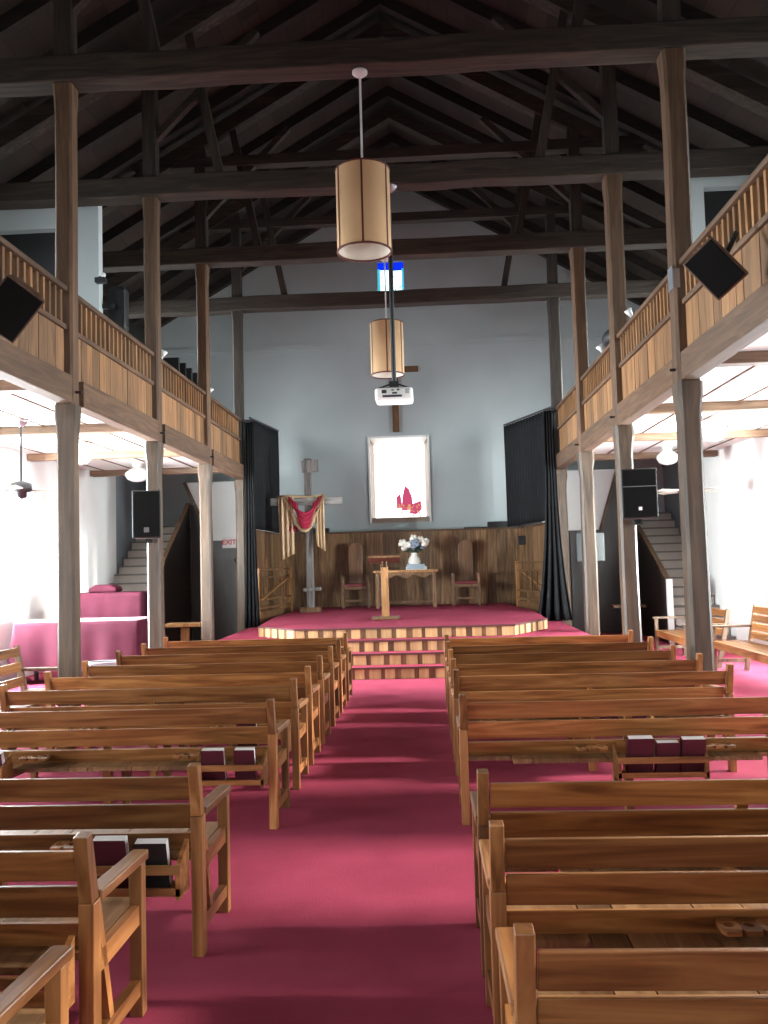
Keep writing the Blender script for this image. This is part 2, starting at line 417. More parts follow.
# white partitions that cross the galleries
def partition(name, x0, x1, ox0, ox1, oz0, oz1, y=11.02, th=.14, z0=ZC+.1, z1=TZ0+.2):
    bm = bmesh.new()
    box(bm, x0, ox0, y, y+th, z0, z1); box(bm, ox1, x1, y, y+th, z0, z1)
    box(bm, ox0, ox1, y, y+th, z0, oz0); box(bm, ox0, ox1, y, y+th, oz1, z1)
    return struct(name, bm, GREY)
PWH = mottled('partition_paint', (.50, .55, .56), (.55, .60, .61), 1., .8, 0)
partition('wall_partition_left', XL, -4.24, -6.1, -4.62, 5.52, 6.20).data.materials[0] = PWH
partition('wall_partition_right', 3.32, XR, 3.70, 5.1, 5.2, 6.34).data.materials[0] = PWH
for x0, x1, z0, z1, sd in ((-6.1, -4.62, 5.52, 6.2, 'left'), (3.7, 5.1, 5.2, 6.34, 'right')):
    o = obj('opening_shade', boxes((x0-.03, x1+.03, 11.165, 11.2, z0-.03, z1+.03)), BLACK)  # black sheet stands in for the shade inside the opening
    o.name = 'trim_%d' % (10 if sd == 'left' else 11); o['kind'] = 'structure'

# ------------------------------------------------------------------ side windows beside the pews, and the added gallery windows
def window(idx, xw, s, ya, yb, za, zb):
    t = thing('window_%d' % idx, None, None, (xw+s*.25, (ya+yb)/2, za)); t['kind'] = 'structure'
    w, h = yb-ya, zb-za; f = .06
    obj('window_frame', boxes((-.03,.03,-w/2,-w/2+f,0,h), (-.03,.03,w/2-f,w/2,0,h), (-.03,.03,-w/2,w/2,0,f), (-.03,.03,-w/2,w/2,h-f,h), (-.02,.02,-.025,.025,0,h), (-.02,.02,-w/2,w/2,h*.6-.025,h*.6+.025)), WPAINT, t)
n = 0
for s, xw, ww in ((-1, XL, WIN+WUP), (1, XR, WINR+WUP)):
    for k, (ya, yb, za, zb) in enumerate(ww):
        n += 1; window(n, xw, s, ya, yb, za, zb)

# ------------------------------------------------------------------ chancel windows
t = thing('window_21', None, None, (0, YB, 0)); t['kind'] = 'structure'
bm = bmesh.new()
for a in ((WX0-.03, WX0+.015, WZ0-.0, WZ1+.03), (WX1-.015, WX1+.03, WZ0-.0, WZ1+.03), (WX0, WX1, WZ1-.015, WZ1+.03)):
    box(bm, a[0], a[1], -.04, .02, a[2], a[3])
obj('window_frame', bm, WPAINT, t)
bm = bmesh.new()
prism(bm, [(WX0+.001, .02), (WX0+.13, .40), (WX0+.001, .40)], 'z', WZ0, WZ1); prism(bm, [(WX1-.001, .02), (WX1-.13, .40), (WX1-.001, .40)], 'z', WZ0, WZ1)
obj('window_jamb', bm, wood('jamb_wood', (.10,.06,.04), (.18,.12,.085), (.26,.18,.13), 'Z', vary=.1), t)
bmh = bmesh.new(); prism(bmh, [(.02, WZ1-.001), (.40, WZ1-.16), (.40, WZ1-.001)], 'x', WX0+.002, WX1-.002); obj('window_head', bmh, WPAINT, t)
obj('window_sill', boxes((WX0+.03, WX1-.03, -.03, .40, WZ0, WZ0+.11)), plain('sill', (.30, .23, .18), .6), t)
obj('window_pane', boxes((WX0+.05, WX1-.05, .30, .32, WZ0+.11, WZ1-.05)), emit('lit_frosted_glass', (1, .985, .95), 4.5), t)
pk = emit('lit_rose_glass', (.66, .09, .20), 1.0); am = emit('lit_amber_glass', (.75, .36, .14), 1.2)
bm = bmesh.new()
def fx(u, v): return (WX0 + (u-369)/60*1.35, WZ1 - (v-437.5)/85.5*1.95)
for poly in ([(404,485),(408,489),(411,497),(412,510),(400,511),(401,497)], [(395,497),(399,493),(401,508),(395,509)], [(409,505),(420,501),(421,510),(415,515),(408,514)]):
    prism(bm, [fx(*p) for p in poly], 'y', .275, .29)
obj('rose_glass_figure', bm, pk, t)
bm = bmesh.new(); rr = random.Random(4)
for k in range(46):
    u, v = rr.uniform(396, 420), rr.uniform(503, 519); a = rr.uniform(.8, 2.2)
    prism(bm, [fx(u, v), fx(u+a, v+.6), fx(u+a*.8, v+a*1.3), fx(u-.4, v+a)], 'y', .262, .272)
obj('amber_glass_pieces', bm, am, t)

t = thing('window_22', None, None, (0, YB, 0)); t['kind'] = 'structure'
obj('window_pane', boxes((SX0, SX1, .12, .14, SZ0, SZ1)), emit('lit_white_glass', (.72, .97, 1.), 2.6), t)
bm = bmesh.new(); rr = random.Random(5); bm2 = bmesh.new()
w = SX1-SX0; h = SZ1-SZ0
box(bm, SX0, SX0+.28, .10, .118, SZ1-.17, SZ1); box(bm, SX0+.33, SX1, .10, .118, SZ1-.19, SZ1)
for k in range(9): box(bm, SX0+.002, SX0+.025, .10, .118, SZ0+.3+k*.03, SZ0+.315+k*.03)
for a, b, c, d in ((0, .1, 0, .8), (.42, .55, 0, .8), (.92, 1, 0, .8), (0, 1, 0, .06)):
    box(bm2, SX0+a*w, SX0+b*w, .08, .098, SZ0+c*h, SZ0+d*h)
for k in range(50):
    u, v = rr.uniform(0, .95)*w, rr.uniform(.0, .74)*h; a = rr.uniform(.01, .035)
    if .12 < u/w < .9 and rr.random() < .5: continue
    box(bm2, SX0+u, SX0+u+a, .1, .106, SZ0+v, SZ0+v+a)
obj('blue_glass', bm, emit('lit_blue_glass', (.004, .03, .85), 1.2), t)
obj('cyan_glass', bm2, emit('lit_cyan_glass', (.08, .62, .85), 1.), t)

# ------------------------------------------------------------------ platform and steps
def carpet_step(name, poly, z0, z1, label):
    t = thing(name, label, 'platform step', (0, 0, 0))
    return t
def riser_boards(bm, p, q, z0, z1, seed):
    """vertical boards of uneven width standing along the line p-q"""
    p, q = Vector((*p, 0)), Vector((*q, 0)); Lr = (q-p).length; d = (q-p)/Lr; nrm = Vector((d.y, -d.x, 0)); rr = random.Random(seed); x = 0; k = 0
    while x < Lr-.02:
        w = rr.uniform(.13, .19) if k % 2 == 0 else rr.uniform(.05, .09); e = min(x+w, Lr)
        a = p+d*(x+.002); b = p+d*(e-.002); o = nrm*.018*(1 if k % 2 == 0 else .7)
        vs = [bm.verts.new(v) for v in (a+Vector((0,0,z0)), b+Vector((0,0,z0)), b+o+Vector((0,0,z0)), a+o+Vector((0,0,z0)), a+Vector((0,0,z1)), b+Vector((0,0,z1)), b+o+Vector((0,0,z1)), a+o+Vector((0,0,z1)))]
        for f in ((0,3,2,1),(4,5,6,7),(0,1,5,4),(1,2,6,5),(2,3,7,6),(3,0,4,7)): bm.faces.new([vs[i] for i in f]).material_index = k % 2
        x = e; k += 1
R4 = ST/4
top = [(-2.0, 12.92), (1.25, 12.92), (1.88, 14.0), (1.95, 16.0), (1.72, 18.3), (1.72, 19.19), (-2.78, 19.19), (-2.78, 18.3), (-2.88, 16.0), (-2.72, 13.75)]
def level(bmn, poly, z0, z1): prism(bmn, poly, 'z', z0, z1)
t = thing('raised_platform', 'crimson carpeted platform with canted corners and a vertical board front', 'platform', (0, 13, 0))
def sh(poly, dy=-13): return [(x, y+dy) for x, y in poly]
bm = bmesh.new(); prism(bm, sh(top), 'z', 3*R4+.001, ST); obj('carpet_deck', bm, CARPET, t)
bm = bmesh.new()
for i, (a, b) in enumerate(((top[-1], top[0]), (top[0], top[1]), (top[1], top[2]))):
    riser_boards(bm, (a[0], a[1]-13), (b[0], b[1]-13), 3*R4+.004, ST-.028, 30+i)
obj('board_front', bm, FASC, t)
bm = bmesh.new()
for a, b in ((top[-1], top[0]), (top[0], top[1]), (top[1], top[2])):
    bar(bm, (a[0], a[1]-13-.01, ST-.012), (b[0], b[1]-13-.01, ST-.012), .05, .026)
obj('nosing', bm, NOSE, t)
lowp = [(-3.28, 12.65), (2.34, 12.65), (2.34, 15.9), (2.12, 19.15), (-3.28, 19.15)]
bm = bmesh.new()
t2 = thing('platform_step', 'wide lower carpeted stage level reaching out on both sides of the platform', 'platform step', (0, 12.65, 0), 0, 'steps up to the platform')
prism(bm, sh(lowp, -12.65), 'z', 2*R4+.001, 3*R4); prism(bm, sh(lowp, -12.65), 'z', 0.001, 2*R4+.001) ; obj('carpet_deck', bm, CARPET, t2)
bm = bmesh.new(); riser_boards(bm, (-3.28, 0), (2.34, 0), 2*R4+.003, 3*R4-.028, 41); obj('board_front', bm, FASC, t2)
obj('nosing', boxes((-3.28, 2.34, -.035, .0, 3*R4-.026, 3*R4+.002)), NOSE, t2)
for k, (y, lab) in enumerate(((12.12, 'lowest carpeted step in front of the platform, at the end of the aisle'), (12.385, 'second carpeted step up to the platform, board riser below its nosing'))):
    z0, z1 = k*R4, (k+1)*R4
    ts = thing('platform_step', lab, 'platform step', (0, y, z0), 0, 'steps up to the platform')
    obj('carpet_tread', boxes((-1.75, .85, 0, 12.628-y, .001, R4)), CARPET, ts)
    bm = bmesh.new(); riser_boards(bm, (-1.75, 0), (.85, 0), .003, R4-.028, 50+k); obj('board_front', bm, FASC, ts)
    obj('nosing', boxes((-1.75, .85, -.035, .0, R4-.026, R4+.002)), NOSE, ts)

# wainscot behind and beside the platform
def planks(bm, p, q, z0, z1, th, seed, w0=.15, w1=.24):
    p, q = Vector((*p, 0)), Vector((*q, 0)); Lr = (q-p).length; d = (q-p)/Lr; nrm = Vector((d.y, -d.x, 0)); rr = random.Random(seed); x = 0
    while x < Lr-.02:
        e = min(x+rr.uniform(w0, w1), Lr); a = p+d*(x+.003); b = p+d*(e-.003); o = nrm*(th+rr.uniform(0, .008)); Z0 = Vector((0,0,z0)); Z1 = Vector((0,0,z1))
        vs = [bm.verts.new(v) for v in (a+Z0, b+Z0, b+o+Z0, a+o+Z0, a+Z1, b+Z1, b+o+Z1, a+o+Z1)]
        for f in ((0,3,2,1),(4,5,6,7),(0,1,5,4),(1,2,6,5),(2,3,7,6),(3,0,4,7)): bm.faces.new([vs[i] for i in f])
        x = e
WT = 2.33
for nm, p, q, sd, lab in (('wall_wainscot_back', (-3.34, 19.25), (2.22, 19.25), 1, ''), ('wall_wainscot_left', (-3.34, 16.05), (-3.34, 19.25), 2, ''), ('wall_wainscot_right', (2.22, 19.25), (2.5, 16.05), 3, '')):
    bm = bmesh.new(); planks(bm, p, q, 0, WT-.04, .035, sd); struct(nm, bm, WAIN)
struct('trim_4', boxes((-3.38, 2.24, 19.19, 19.3, WT-.04, WT)), GR['X'])
bm = bmesh.new(); bar(bm, (-3.33, 16.05, WT-.02), (-3.33, 19.2, WT-.02), .08, .04); bar(bm, (2.46, 16.05, WT-.02), (2.2, 19.2, WT-.02), .08, .04)
struct('trim_5', bm, GR['Y'])
struct('trim_6', boxes((-3.36, 2.22, 19.3, YB, WT-.1, WT-.01)), GREY)
bm = boxes((-3.38, 2.24, 19.235, 19.3, 0, WT-.05)); struct('trim_7', bm, DARKW)

# boards lying on the ledge
o = obj('ledge_box', boxes((-2.75, -2.2, 19.32, 19.5, WT-.01, WT+.10)), BLACK); tag(o, 'low black box lying on the wainscot ledge behind the draped cross', 'box')
o = obj('ledge_box', boxes((1.38, 2.1, 19.32, 19.5, WT-.01, WT+.14)), BLACK); tag(o, 'long low black box on the wainscot ledge below the right curtain', 'box')
o = obj('ledge_board', boxes((.85, 1.37, 19.33, 19.45, WT-.01, WT+.03)), DARKW); tag(o, 'thin dark board on the wainscot ledge right of the lit window', 'board')
o = obj('wall_box', boxes((2.02, 2.2, 19.14, 19.2, 1.93, 2.13)), BLACK, bevel=.01)
o.location = (0, 0, 0); tag(o, 'small black square box fixed to the planks at the right of the platform', 'wall box')

# ------------------------------------------------------------------ curtains
def drape(pts, z0f, z1f, folds, amp, flare=0., nz=14, thick=True):
    """pleated curtain following the polyline pts (x,y); z0f/z1f give bottom and top per parameter"""
    bm = bmesh.new(); P = [Vector((*p, 0)) for p in pts]; seg = [(b-a).length for a, b in zip(P, P[1:])]; T = sum(seg)
    def at(s):
        for a, b, l in zip(P, P[1:], seg):
            if s <= l+1e-6: return a+(b-a)*(s/l), (b-a).normalized()
            s -= l
        return P[-1], (P[-1]-P[-2]).normalized()
    n = folds*8; rows = []
    for j in range(nz+1):
        v = j/nz; row = []
        for i in range(n+1):
            u = i/n; p, d = at(u*T); nr = Vector((d.y, -d.x, 0))
            z = z0f(u) + (z1f(u)-z0f(u))*v
            a = amp*(1+flare*(1-v)**2)*(.85+.3*math.sin(5*u+2*v))
            q = p + nr*a*math.sin(2*PI*folds*u + .4*math.sin(3*v+6*u)) + d*(u-.5)*flare*.22*(1-v)**3 + nr*flare*.05*(1-v)**3
            row.append(bm.verts.new((q.x, q.y, z)))
        rows.append(row)
    for A, B in zip(rows, rows[1:]):
        for i in range(n): bm.faces.new([A[i], A[i+1], B[i+1], B[i]])
    return bm
def curtain(label, pts, zb, zt, folds, amp, flare, mname='velvet_panel', group='black curtains at the ends of the galleries'):
    c = Vector((*pts[0], 0))
    t = thing('black_curtain', label, 'curtain', (c.x, c.y, zb(0)), 0, group)
    lp = [(p[0]-c.x, p[1]-c.y) for p in pts]; zz = zb(0)
    o = obj(mname, drape(lp, lambda u: zb(u)-zz, lambda u: zt(u)-zz, folds, amp, flare), VELVET, t, smooth=True)
    so = o.modifiers.new('solid', 'SOLIDIFY'); so.thickness = .008
    obj('curtain_rod', one(tube, [(lp[0][0], lp[0][1], zt(0)-zz+.03), (lp[-1][0], lp[-1][1], zt(1)-zz+.03)], .022, 8), DSTEEL, t)
curtain('black curtain hung above the wainscot on the left of the platform', [(-3.30, 16.15), (-3.27, 19.1)], lambda u: WT+.01, lambda u: 4.42+.2*u, 16, .03, 0)
curtain('black curtain hung above the wainscot on the right of the platform', [(2.42, 16.15), (1.80, 19.1)], lambda u: WT+.01, lambda u: 4.42+.15*u, 16, .03, 0)
curtain('floor length black drape gathered by the last left gallery post', [(-3.33, 15.74), (-3.16, 15.8)], lambda u: 3*R4+.01, lambda u: 4.30, 4, .035, .5)
curtain('floor length black drape gathered by the last right gallery post', [(2.21, 15.76), (2.39, 15.68)], lambda u: 3*R4+.01, lambda u: 4.30, 4, .035, 2.0)

# ------------------------------------------------------------------ stair enclosures and stairs
struct('wall_stairfront_left', one(lambda bm: prism(bm, [(-5.18, 0), (-5.18, 3.0), (-5.08, 3.0), (-4.72, 2.2), (-3.38, 2.2), (-3.38, 0)], 'y', 18.7, 18.8)), DARKW)
struct('wall_stairtop_left', one(lambda bm: prism(bm, [(-4.70, 2.2), (-5.27, 3.5), (-3.38, 3.5), (-3.38, 2.2)], 'y', 18.72, 18.82)), WHITE)
struct('trim_8', one(bar, (-5.31, 18.69, 3.5), (-4.71, 18.69, 2.2), .05, .09, (0,1,0)), GR['X'])
struct('wall_stairfront_right', one(lambda bm: prism(bm, [(2.52, 0), (2.52, 2.2), (3.75, 2.2), (4.15, 3.5), (4.38, 3.5), (4.38, 0)], 'y', 18.7, 18.8)), DARKW)
struct('wall_stairtop_right', one(lambda bm: prism(bm, [(2.52, 2.2), (2.52, 3.5), (4.13, 3.5), (3.73, 2.2)], 'y', 18.72, 18.82)), WHITE)
struct('trim_9', one(bar, (4.15, 18.69, 3.5), (3.74, 18.69, 2.2), .05, .06, (0,1,0)), GR['X'])
def stairs(s, x0, x1, ys, label, run=.255, rise=.17, n=15):
    t = thing('staircase', label, 'staircase', ((x0+x1)/2, ys, 0), 0, 'stairs up to the galleries')
    bm = bmesh.new(); w = (x1-x0)/2
    for k in range(n):
        y = k*run
        if ys+y+run > 19.55: break
        box(bm, -w, w, y, 19.58-ys, k*rise+.001, (k+1)*rise-.034)
    obj('stair_body', bm, STEPW, t)
    for k in range(n):
        y = k*run
        if ys+y+run > 19.55: break
        obj('tread', boxes((-w, w, y-.03, y+run, (k+1)*rise-.032, (k+1)*rise)), TREADW, t)
stairs(-1, -6.28, -5.30, 15.0, 'grey painted staircase climbing along the left wall beside the covered organ')
stairs(1, 4.50, 5.33, 15.4, 'grey painted staircase climbing along the right wall behind the slatted benches')
def stairwall(x, prof, label, s):
    t = thing('stair_partition', label, 'partition', (x, prof[0][0], 0), 0, 'dark partitions beside the stairs')
    y0 = prof[0][0]
    bm = bmesh.new(); prism(bm, [(0, 0)] + [(y-y0, z) for y, z in prof] + [(prof[-1][0]-y0, 0)], 'x', -.03, .03)
    obj('panel', bm, DARKW, t)
    bm = bmesh.new()
    for a, b in zip(prof, prof[1:]): bar(bm, (0, a[0]-y0, a[1]+.03), (0, b[0]-y0, b[1]+.03), .09, .05)
    obj('cap_rail', bm, GR['Y'], t)
    o = obj('newel', boxes((-.05, .05, -.08, 0, 0, prof[0][1]+.06)), WPAINT, t); o['label'] = 'white painted newel'
stairwall(-5.22, [(15.9, 1.12), (18.68, 3.0)], 'dark wooden partition with sloping top beside the left stairs', -1)
stairwall(4.42, [(16.1, 1.12), (18.68, 2.45)], 'dark wooden partition with sloping top and white newel beside the right stairs', 1)

# door with a pane in the right stair enclosure
t = thing('door_1', None, None, (3.5, 18.68, 0)); t['kind'] = 'structure'
obj('door_leaf', boxes((-.42, .42, -.03, .015, 0.01, 2.17)), DARKW, t)
obj('pane_frame', boxes((-.31, .33, -.05, -.03, 2.13, 2.16), (-.31, .33, -.05, -.03, 1.50, 1.53), (-.31, -.285, -.05, -.03, 1.5, 2.16), (.305, .33, -.05, -.03, 1.5, 2.16)), BLACK, t)
obj('door_pane', boxes((-.285, .305, -.045, -.035, 1.53, 2.13)), GLASSD, t)

# EXIT sign
def text_bm(s, size, ext=.004):
    cu = bpy.data.curves.new('txt', 'FONT'); cu.body = s; cu.size = size; cu.extrude = ext; cu.align_x = 'CENTER'; cu.align_y = 'CENTER'; cu.offset = .004
    o = bpy.data.objects.new('txt', cu); COL.objects.link(o)
    me = bpy.data.meshes.new_from_object(o); bpy.data.objects.remove(o)
    bm = bmesh.new(); bm.from_mesh(me); bmesh.ops.transform(bm, matrix=Matrix.Rotation(PI/2, 4, 'X'), verts=bm.verts); return bm
t = thing('exit_sign', 'small white EXIT sign with red letters on the dark wall behind the left gallery post', 'sign', (-4.32, 18.68, 2.03))
obj('sign_plate', boxes((-.15, .15, -.02, .015, 0, .25)), plain('sign_white', (.72, .70, .68), .5), t)
bm = text_bm('EXIT', .15); bmesh.ops.translate(bm, vec=(0, -.026, .125), verts=bm.verts)
obj('sign_letters', bm, plain('sign_red', (.5, .02, .03), .5), t)
t = thing('gooseneck_lamp', 'small black gooseneck lamp on the dark wall below the EXIT sign', 'lamp', (-4.02, 18.7, 1.75))
obj('neck', one(tube, [(0,0,0), (0,-.1,.02), (-.02,-.16,.08)], .012, 8), BLACK, t)
obj('lamp_head', one(tube, [(0,-.16,.1), (-.06,-.2,.02), (-.1,-.22,-.04)], [.02, .06, .085], 12), DSTEEL, t)

# ------------------------------------------------------------------ pews
def pew_proto(L, racks, cups, label, group):
    """rear posts at y=0, facing +y; x runs -L/2..L/2"""
    t = thing('pew', label, 'pew', (0,0,0), 0, group); h = L/2
    for s in (-1, 1):
        x = s*(h-.028)
        bm = bmesh.new()
        prism(bm, [(-.03, 0), (.03, 0), (.032, .58), (-.032, .58)], 'x', x-.025, x+.025)
        obj('rear_post', bm, PW['Z'], t, bevel=.003)
        bm = bmesh.new()
        prism(bm, [(-.034, .582), (.026, .582), (-.028, .805), (-.078, .80)], 'x', x-.022, x+.022)
        obj('back_upright', bm, PW['Z'], t, bevel=.003)
        obj('front_post', boxes((x-.024, x+.024, .425, .475, 0, .545)), PW['Z'], t, bevel=.003)
        obj('armrest', one(bar, (x, .028, .585), (x, .495, .562), .06, .036), PW['Y'], t, bevel=.006)
        obj('seat_rail', one(bar, (x, .03, .37), (x, .425, .365), .03, .07), PW['Y'], t)
        obj('foot_rail', one(bar, (x, .03, .125), (x, .425, .105), .034, .055), PW['Y'], t)
        obj('brace', one(bar, (x, .04, .55), (x, .15, .14), .03, .035, (0,1,0)), PW['Z'], t)
    for z0, z1, nm in ((.645, .752, 'top_slat'), (.510, .625, 'middle_slat'), (.368, .487, 'lower_slat')):
        zc = (z0+z1)/2; yc = (.6-zc)*.42+.015
        bm = bmesh.new(); hh = (z1-z0)/2; dx = hh*.42
        prism(bm, [(yc+dx-.011, z0), (yc+dx+.011, z0), (yc-dx+.011, z1), (yc-dx-.011, z1)], 'x', -h+.057, h-.057)
        obj(nm, bm, PW['X'], t, bevel=.004)
    obj('centre_support', one(bar, (0, -.01, .72), (0, .115, .41), .045, .022, (0,1,0)), PW['Z'], t)
    obj('leg', boxes((-.025, .025, .06, .11, 0, .36)), PW['Z'], t); obj('leg', boxes((-.025, .025, .40, .45, 0, .36)), PW['Z'], t)
    bm = bmesh.new(); rr = random.Random(int(L*100)); x = -h+.045
    while x < h-.05:
        w = rr.choice((.12, .17, .23, .28)); e = min(x+w, h-.045); box(bm, x+.003, e-.003, -.062 if (x > -h+.06 and e < h-.06) else .035, .50, .378, .402); x = e
    obj('seat', bm, PS, t)
    obj('seat_apron', boxes((-h+.055, h-.055, .40, .42, .31, .377)), PW['X'], t)
    for a, b in racks:
        bm = bmesh.new(); y0, y1 = -.19, -.066
        box(bm, a, b, y0, y1, .315, .33); box(bm, a, b, y0-.014, y0, .315, .345); box(bm, a, b, y0-.016, y0, .40, .435)
        for q in (a, b-.018): prism(bm, [(y0-.014, .30), (y1, .30), (y1, .50), (y0-.014, .435)], 'x', q, q+.018)
        obj('book_rack', bm, PW['X'], t)

    for a, b in cups:
        bm = bmesh.new(); y0, y1, z0, z1 = -.045, .062, .445, .46
        # strip with round holes: build as ring of quads round each hole
        n = 3; w = (b-a)/n
        for k in range(n):
            cx = a+w*(k+.5); cy = (y0+y1)/2; r = .019; m = 16
            inner = []; outer = []
            for j in range(m):
                th = 2*PI*j/m; c, sn = math.cos(th), math.sin(th); f = 1/max(abs(c)/(w/2), abs(sn)/((y1-y0)/2))
                inner.append((cx+r*c, cy+r*sn)); outer.append((cx+f*c, cy+f*sn))
            vi = [[bm.verts.new((*p, z)) for p in inner] for z in (z0, z1)]; vo = [[bm.verts.new((*p, z)) for p in outer] for z in (z0, z1)]
            for j in range(m):
                j2 = (j+1) % m
                bm.faces.new([vi[1][j], vi[1][j2], vo[1][j2], vo[1][j]]); bm.faces.new([vi[0][j2], vi[0][j], vo[0][j], vo[0][j2]])
                bm.faces.new([vi[0][j], vi[0][j2], vi[1][j2], vi[1][j]]); bm.faces.new([vo[0][j2], vo[0][j], vo[1][j], vo[1][j2]])
        obj('cup_holder', bm, PW['X'], t)
    return t
LL, LR = 2.22, 2.10
LX, RX = -.97-LL/2, .165+LR/2
GL, GRp = 'pews left of the aisle', 'pews right of the aisle'
LY = [1.95, 2.76, 3.69, 5.41, 6.33, 7.08, 7.86, 8.72, 9.5, 10.3]
RY = [2.05, 2.83, 3.51, 5.44, 6.66, 7.38, 8.15, 8.95, 9.8]
ORD = ['first', 'second', 'third', 'fourth', 'fifth', 'sixth', 'seventh', 'eighth', 'ninth', 'tenth']
pl = pew_proto(LL, [(LL/2-.47, LL/2-.05), (-LL/2+.12, -LL/2+.56)], [(LL/2-.66, LL/2-.49), (-LL/2+.58, -LL/2+.76)], '', GL)
pr = pew_proto(LR, [(-LR/2+.93, -LR/2+1.46)], [(-LR/2+.72, -LR/2+.91), (-LR/2+1.48, -LR/2+1.68)], '', GRp)
def lab(i, n, side):
    if i == 0: return 'wooden pew left of the aisle nearest the camera, only its arm in view' if side == 'left' else 'wooden pew right of the aisle nearest the camera, its back cut by the frame'
    if i == n-1: return 'slatted wooden pew %s of the aisle nearest the platform' % side
    if (i == 3): return 'slatted wooden pew %s of the aisle just beyond the wide gap, %s from the camera' % (side, ORD[i])
    return 'slatted wooden pew %s of the aisle, %s from the camera' % (side, ORD[i])
for i, y in enumerate(LY):
    x = LX + (-.06, -.11, -.01, 0, 0, 0, 0, 0, 0, 0)[i]
    if i == 0: pl.location = (x, y, 0); pl['label'] = lab(0, 10, 'left')
    else: dup(pl, (x, y, 0), lab(i, 10, 'left'))
for i, y in enumerate(RY):
    if i == 0: pr.location = (RX, y, 0); pr['label'] = lab(0, 9, 'right')
    else: dup(pr, (RX, y, 0), lab(i, 9, 'right'))

# ------------------------------------------------------------------ books in the racks
def book(label, loc, w=.145, h=.20, d=.046, lean=.12, mat=COVER, yaw=0.):
    t = thing('hymnal', label, 'book', loc, yaw, 'books in the pew racks'); t.rotation_euler = (.25, 0, yaw)
    obj('cover', boxes((-w/2, w/2, -d/2, -d/2+.003, 0, h), (-w/2, w/2, d/2-.003, d/2, 0, h), (-w/2, -w/2+.004, -d/2, d/2, 0, h)), mat, t)
    obj('pages', boxes((-w/2+.004, w/2-.003, -d/2+.003, d/2-.003, .002, h-.001)), PAGES, t)
    return t
def yk(Y): return Y-.125
Zb = .333
book('maroon hymnal at the aisle end of the rack behind the fourth left pew', (-1.14, yk(5.41), Zb), .125)
book('thick maroon hymnal, second from the aisle behind the fourth left pew', (-1.335, yk(5.41), Zb), .14)
book('maroon hymnal in the far left rack of the fourth left pew, at the frame edge', (-2.72, yk(5.41), Zb), .16)
book('black hymnal at the aisle end of the rack behind the third left pew', (-1.155, yk(3.69), Zb), .135, mat=COVERB)
book('maroon hymnal beside the black one behind the third left pew', (-1.325, yk(3.69), Zb), .14, .215)
book('tall maroon hymnal leftmost of three behind the fourth right pew', (1.235, yk(5.44), Zb), .15, .225, .055)
book('maroon hymnal in the middle of three behind the fourth right pew', (1.395, yk(5.44), Zb), .135, .195)
book('maroon hymnal rightmost of three behind the fourth right pew', (1.545, yk(5.44), Zb), .14, .215, .05)
book('hymnal with white page edges in the rack of the fifth right pew', (1.30, yk(6.66), Zb), .13, .19)
book('hymnal with a broad white top in the rack of the fifth right pew', (1.50, yk(6.66), Zb), .15, .215, .05)
book('hymnal behind the fifth left pew near the aisle end of the rack', (-1.32, yk(6.33), Zb), .14, .205)
def seatpaper(lab_, x, y, a=.1):
    o = obj('paper_sheet', boxes((-.1, .1, -.07, .07, 0, .004)), PAGES, loc=(x, y, .403), rot=(0, 0, a)); tag(o, lab_, 'paper', 'papers left on the seats')
seatpaper('white paper lying on the seat of the fifth left pew, toward the wall', -2.0, 6.6)
seatpaper('white paper lying on the seat of the fifth right pew near its wall end', 2.0, 6.9, .3)
seatpaper('white paper lying on the seat of the sixth left pew toward the wall', -3.0, 7.35, -.2)

# ------------------------------------------------------------------ side benches
def side_bench(label, loc, rz, L, H, nsl, group='slatted benches in the side aisles'):
    t = thing('slatted_bench', label, 'bench', loc, rz, group); h = L/2; ln = .22
    for s in (-1, 1):
        x = s*(h-.03)
        obj('rear_post', one(bar, (x, .06, 0), (x, .03-.14, H), .05, .055, (0,1,0)), CHAIRB, t)
        obj('leg', boxes((x-.025, x+.025, .46, .51, 0, .60)), CHAIRB, t)
        obj('armrest', boxes((x-.04, x+.04, -.04, .54, .60, .63)), CHAIRB, t, bevel=.006)
        obj('foot_rail', boxes((x-.015, x+.015, .06, .46, .12, .17)), CHAIRB, t)
    for k in range(nsl):
        zc = .50+(H-.56)*k/(nsl-1); yc = .045-.14*zc/H
        bm = bmesh.new(); prism(bm, [(yc+.005, zc-.045), (yc+.03, zc-.045), (yc+.015, zc+.045), (yc-.01, zc+.045)], 'x', -h+.05, h-.05)
        obj('back_slat', bm, PW['X'], t)
    bm = bmesh.new()
    for k in range(4): box(bm, -h+.05, h-.05, .05+k*.115, .155+k*.115, .40, .42)
    obj('seat', bm, PW['X'], t)
    obj('seat_apron', boxes((-h+.05, h-.05, .47, .495, .32, .399)), PW['X'], t)
    return t
CHAIRB = wood('bench_wood', (.09, .055, .035), (.17, .11, .07), (.27, .18, .12), 'Z', rough=.5, vary=.2)
side_bench('slatted wooden bench facing the nave along the right wall, nearer of the two', (4.42, 11.2, 0), PI/2, 2.1, .90, 4)
side_bench('slatted wooden bench in the right aisle, partly hidden by the nearest post', (4.15, 13.35, 0), PI/2, 1.7, .83, 3)
side_bench('slatted wooden bench at the left edge, facing the nave beside the crimson organ cloth', (-4.22, 7.95, 0), -PI/2, 1.9, .86, 3)

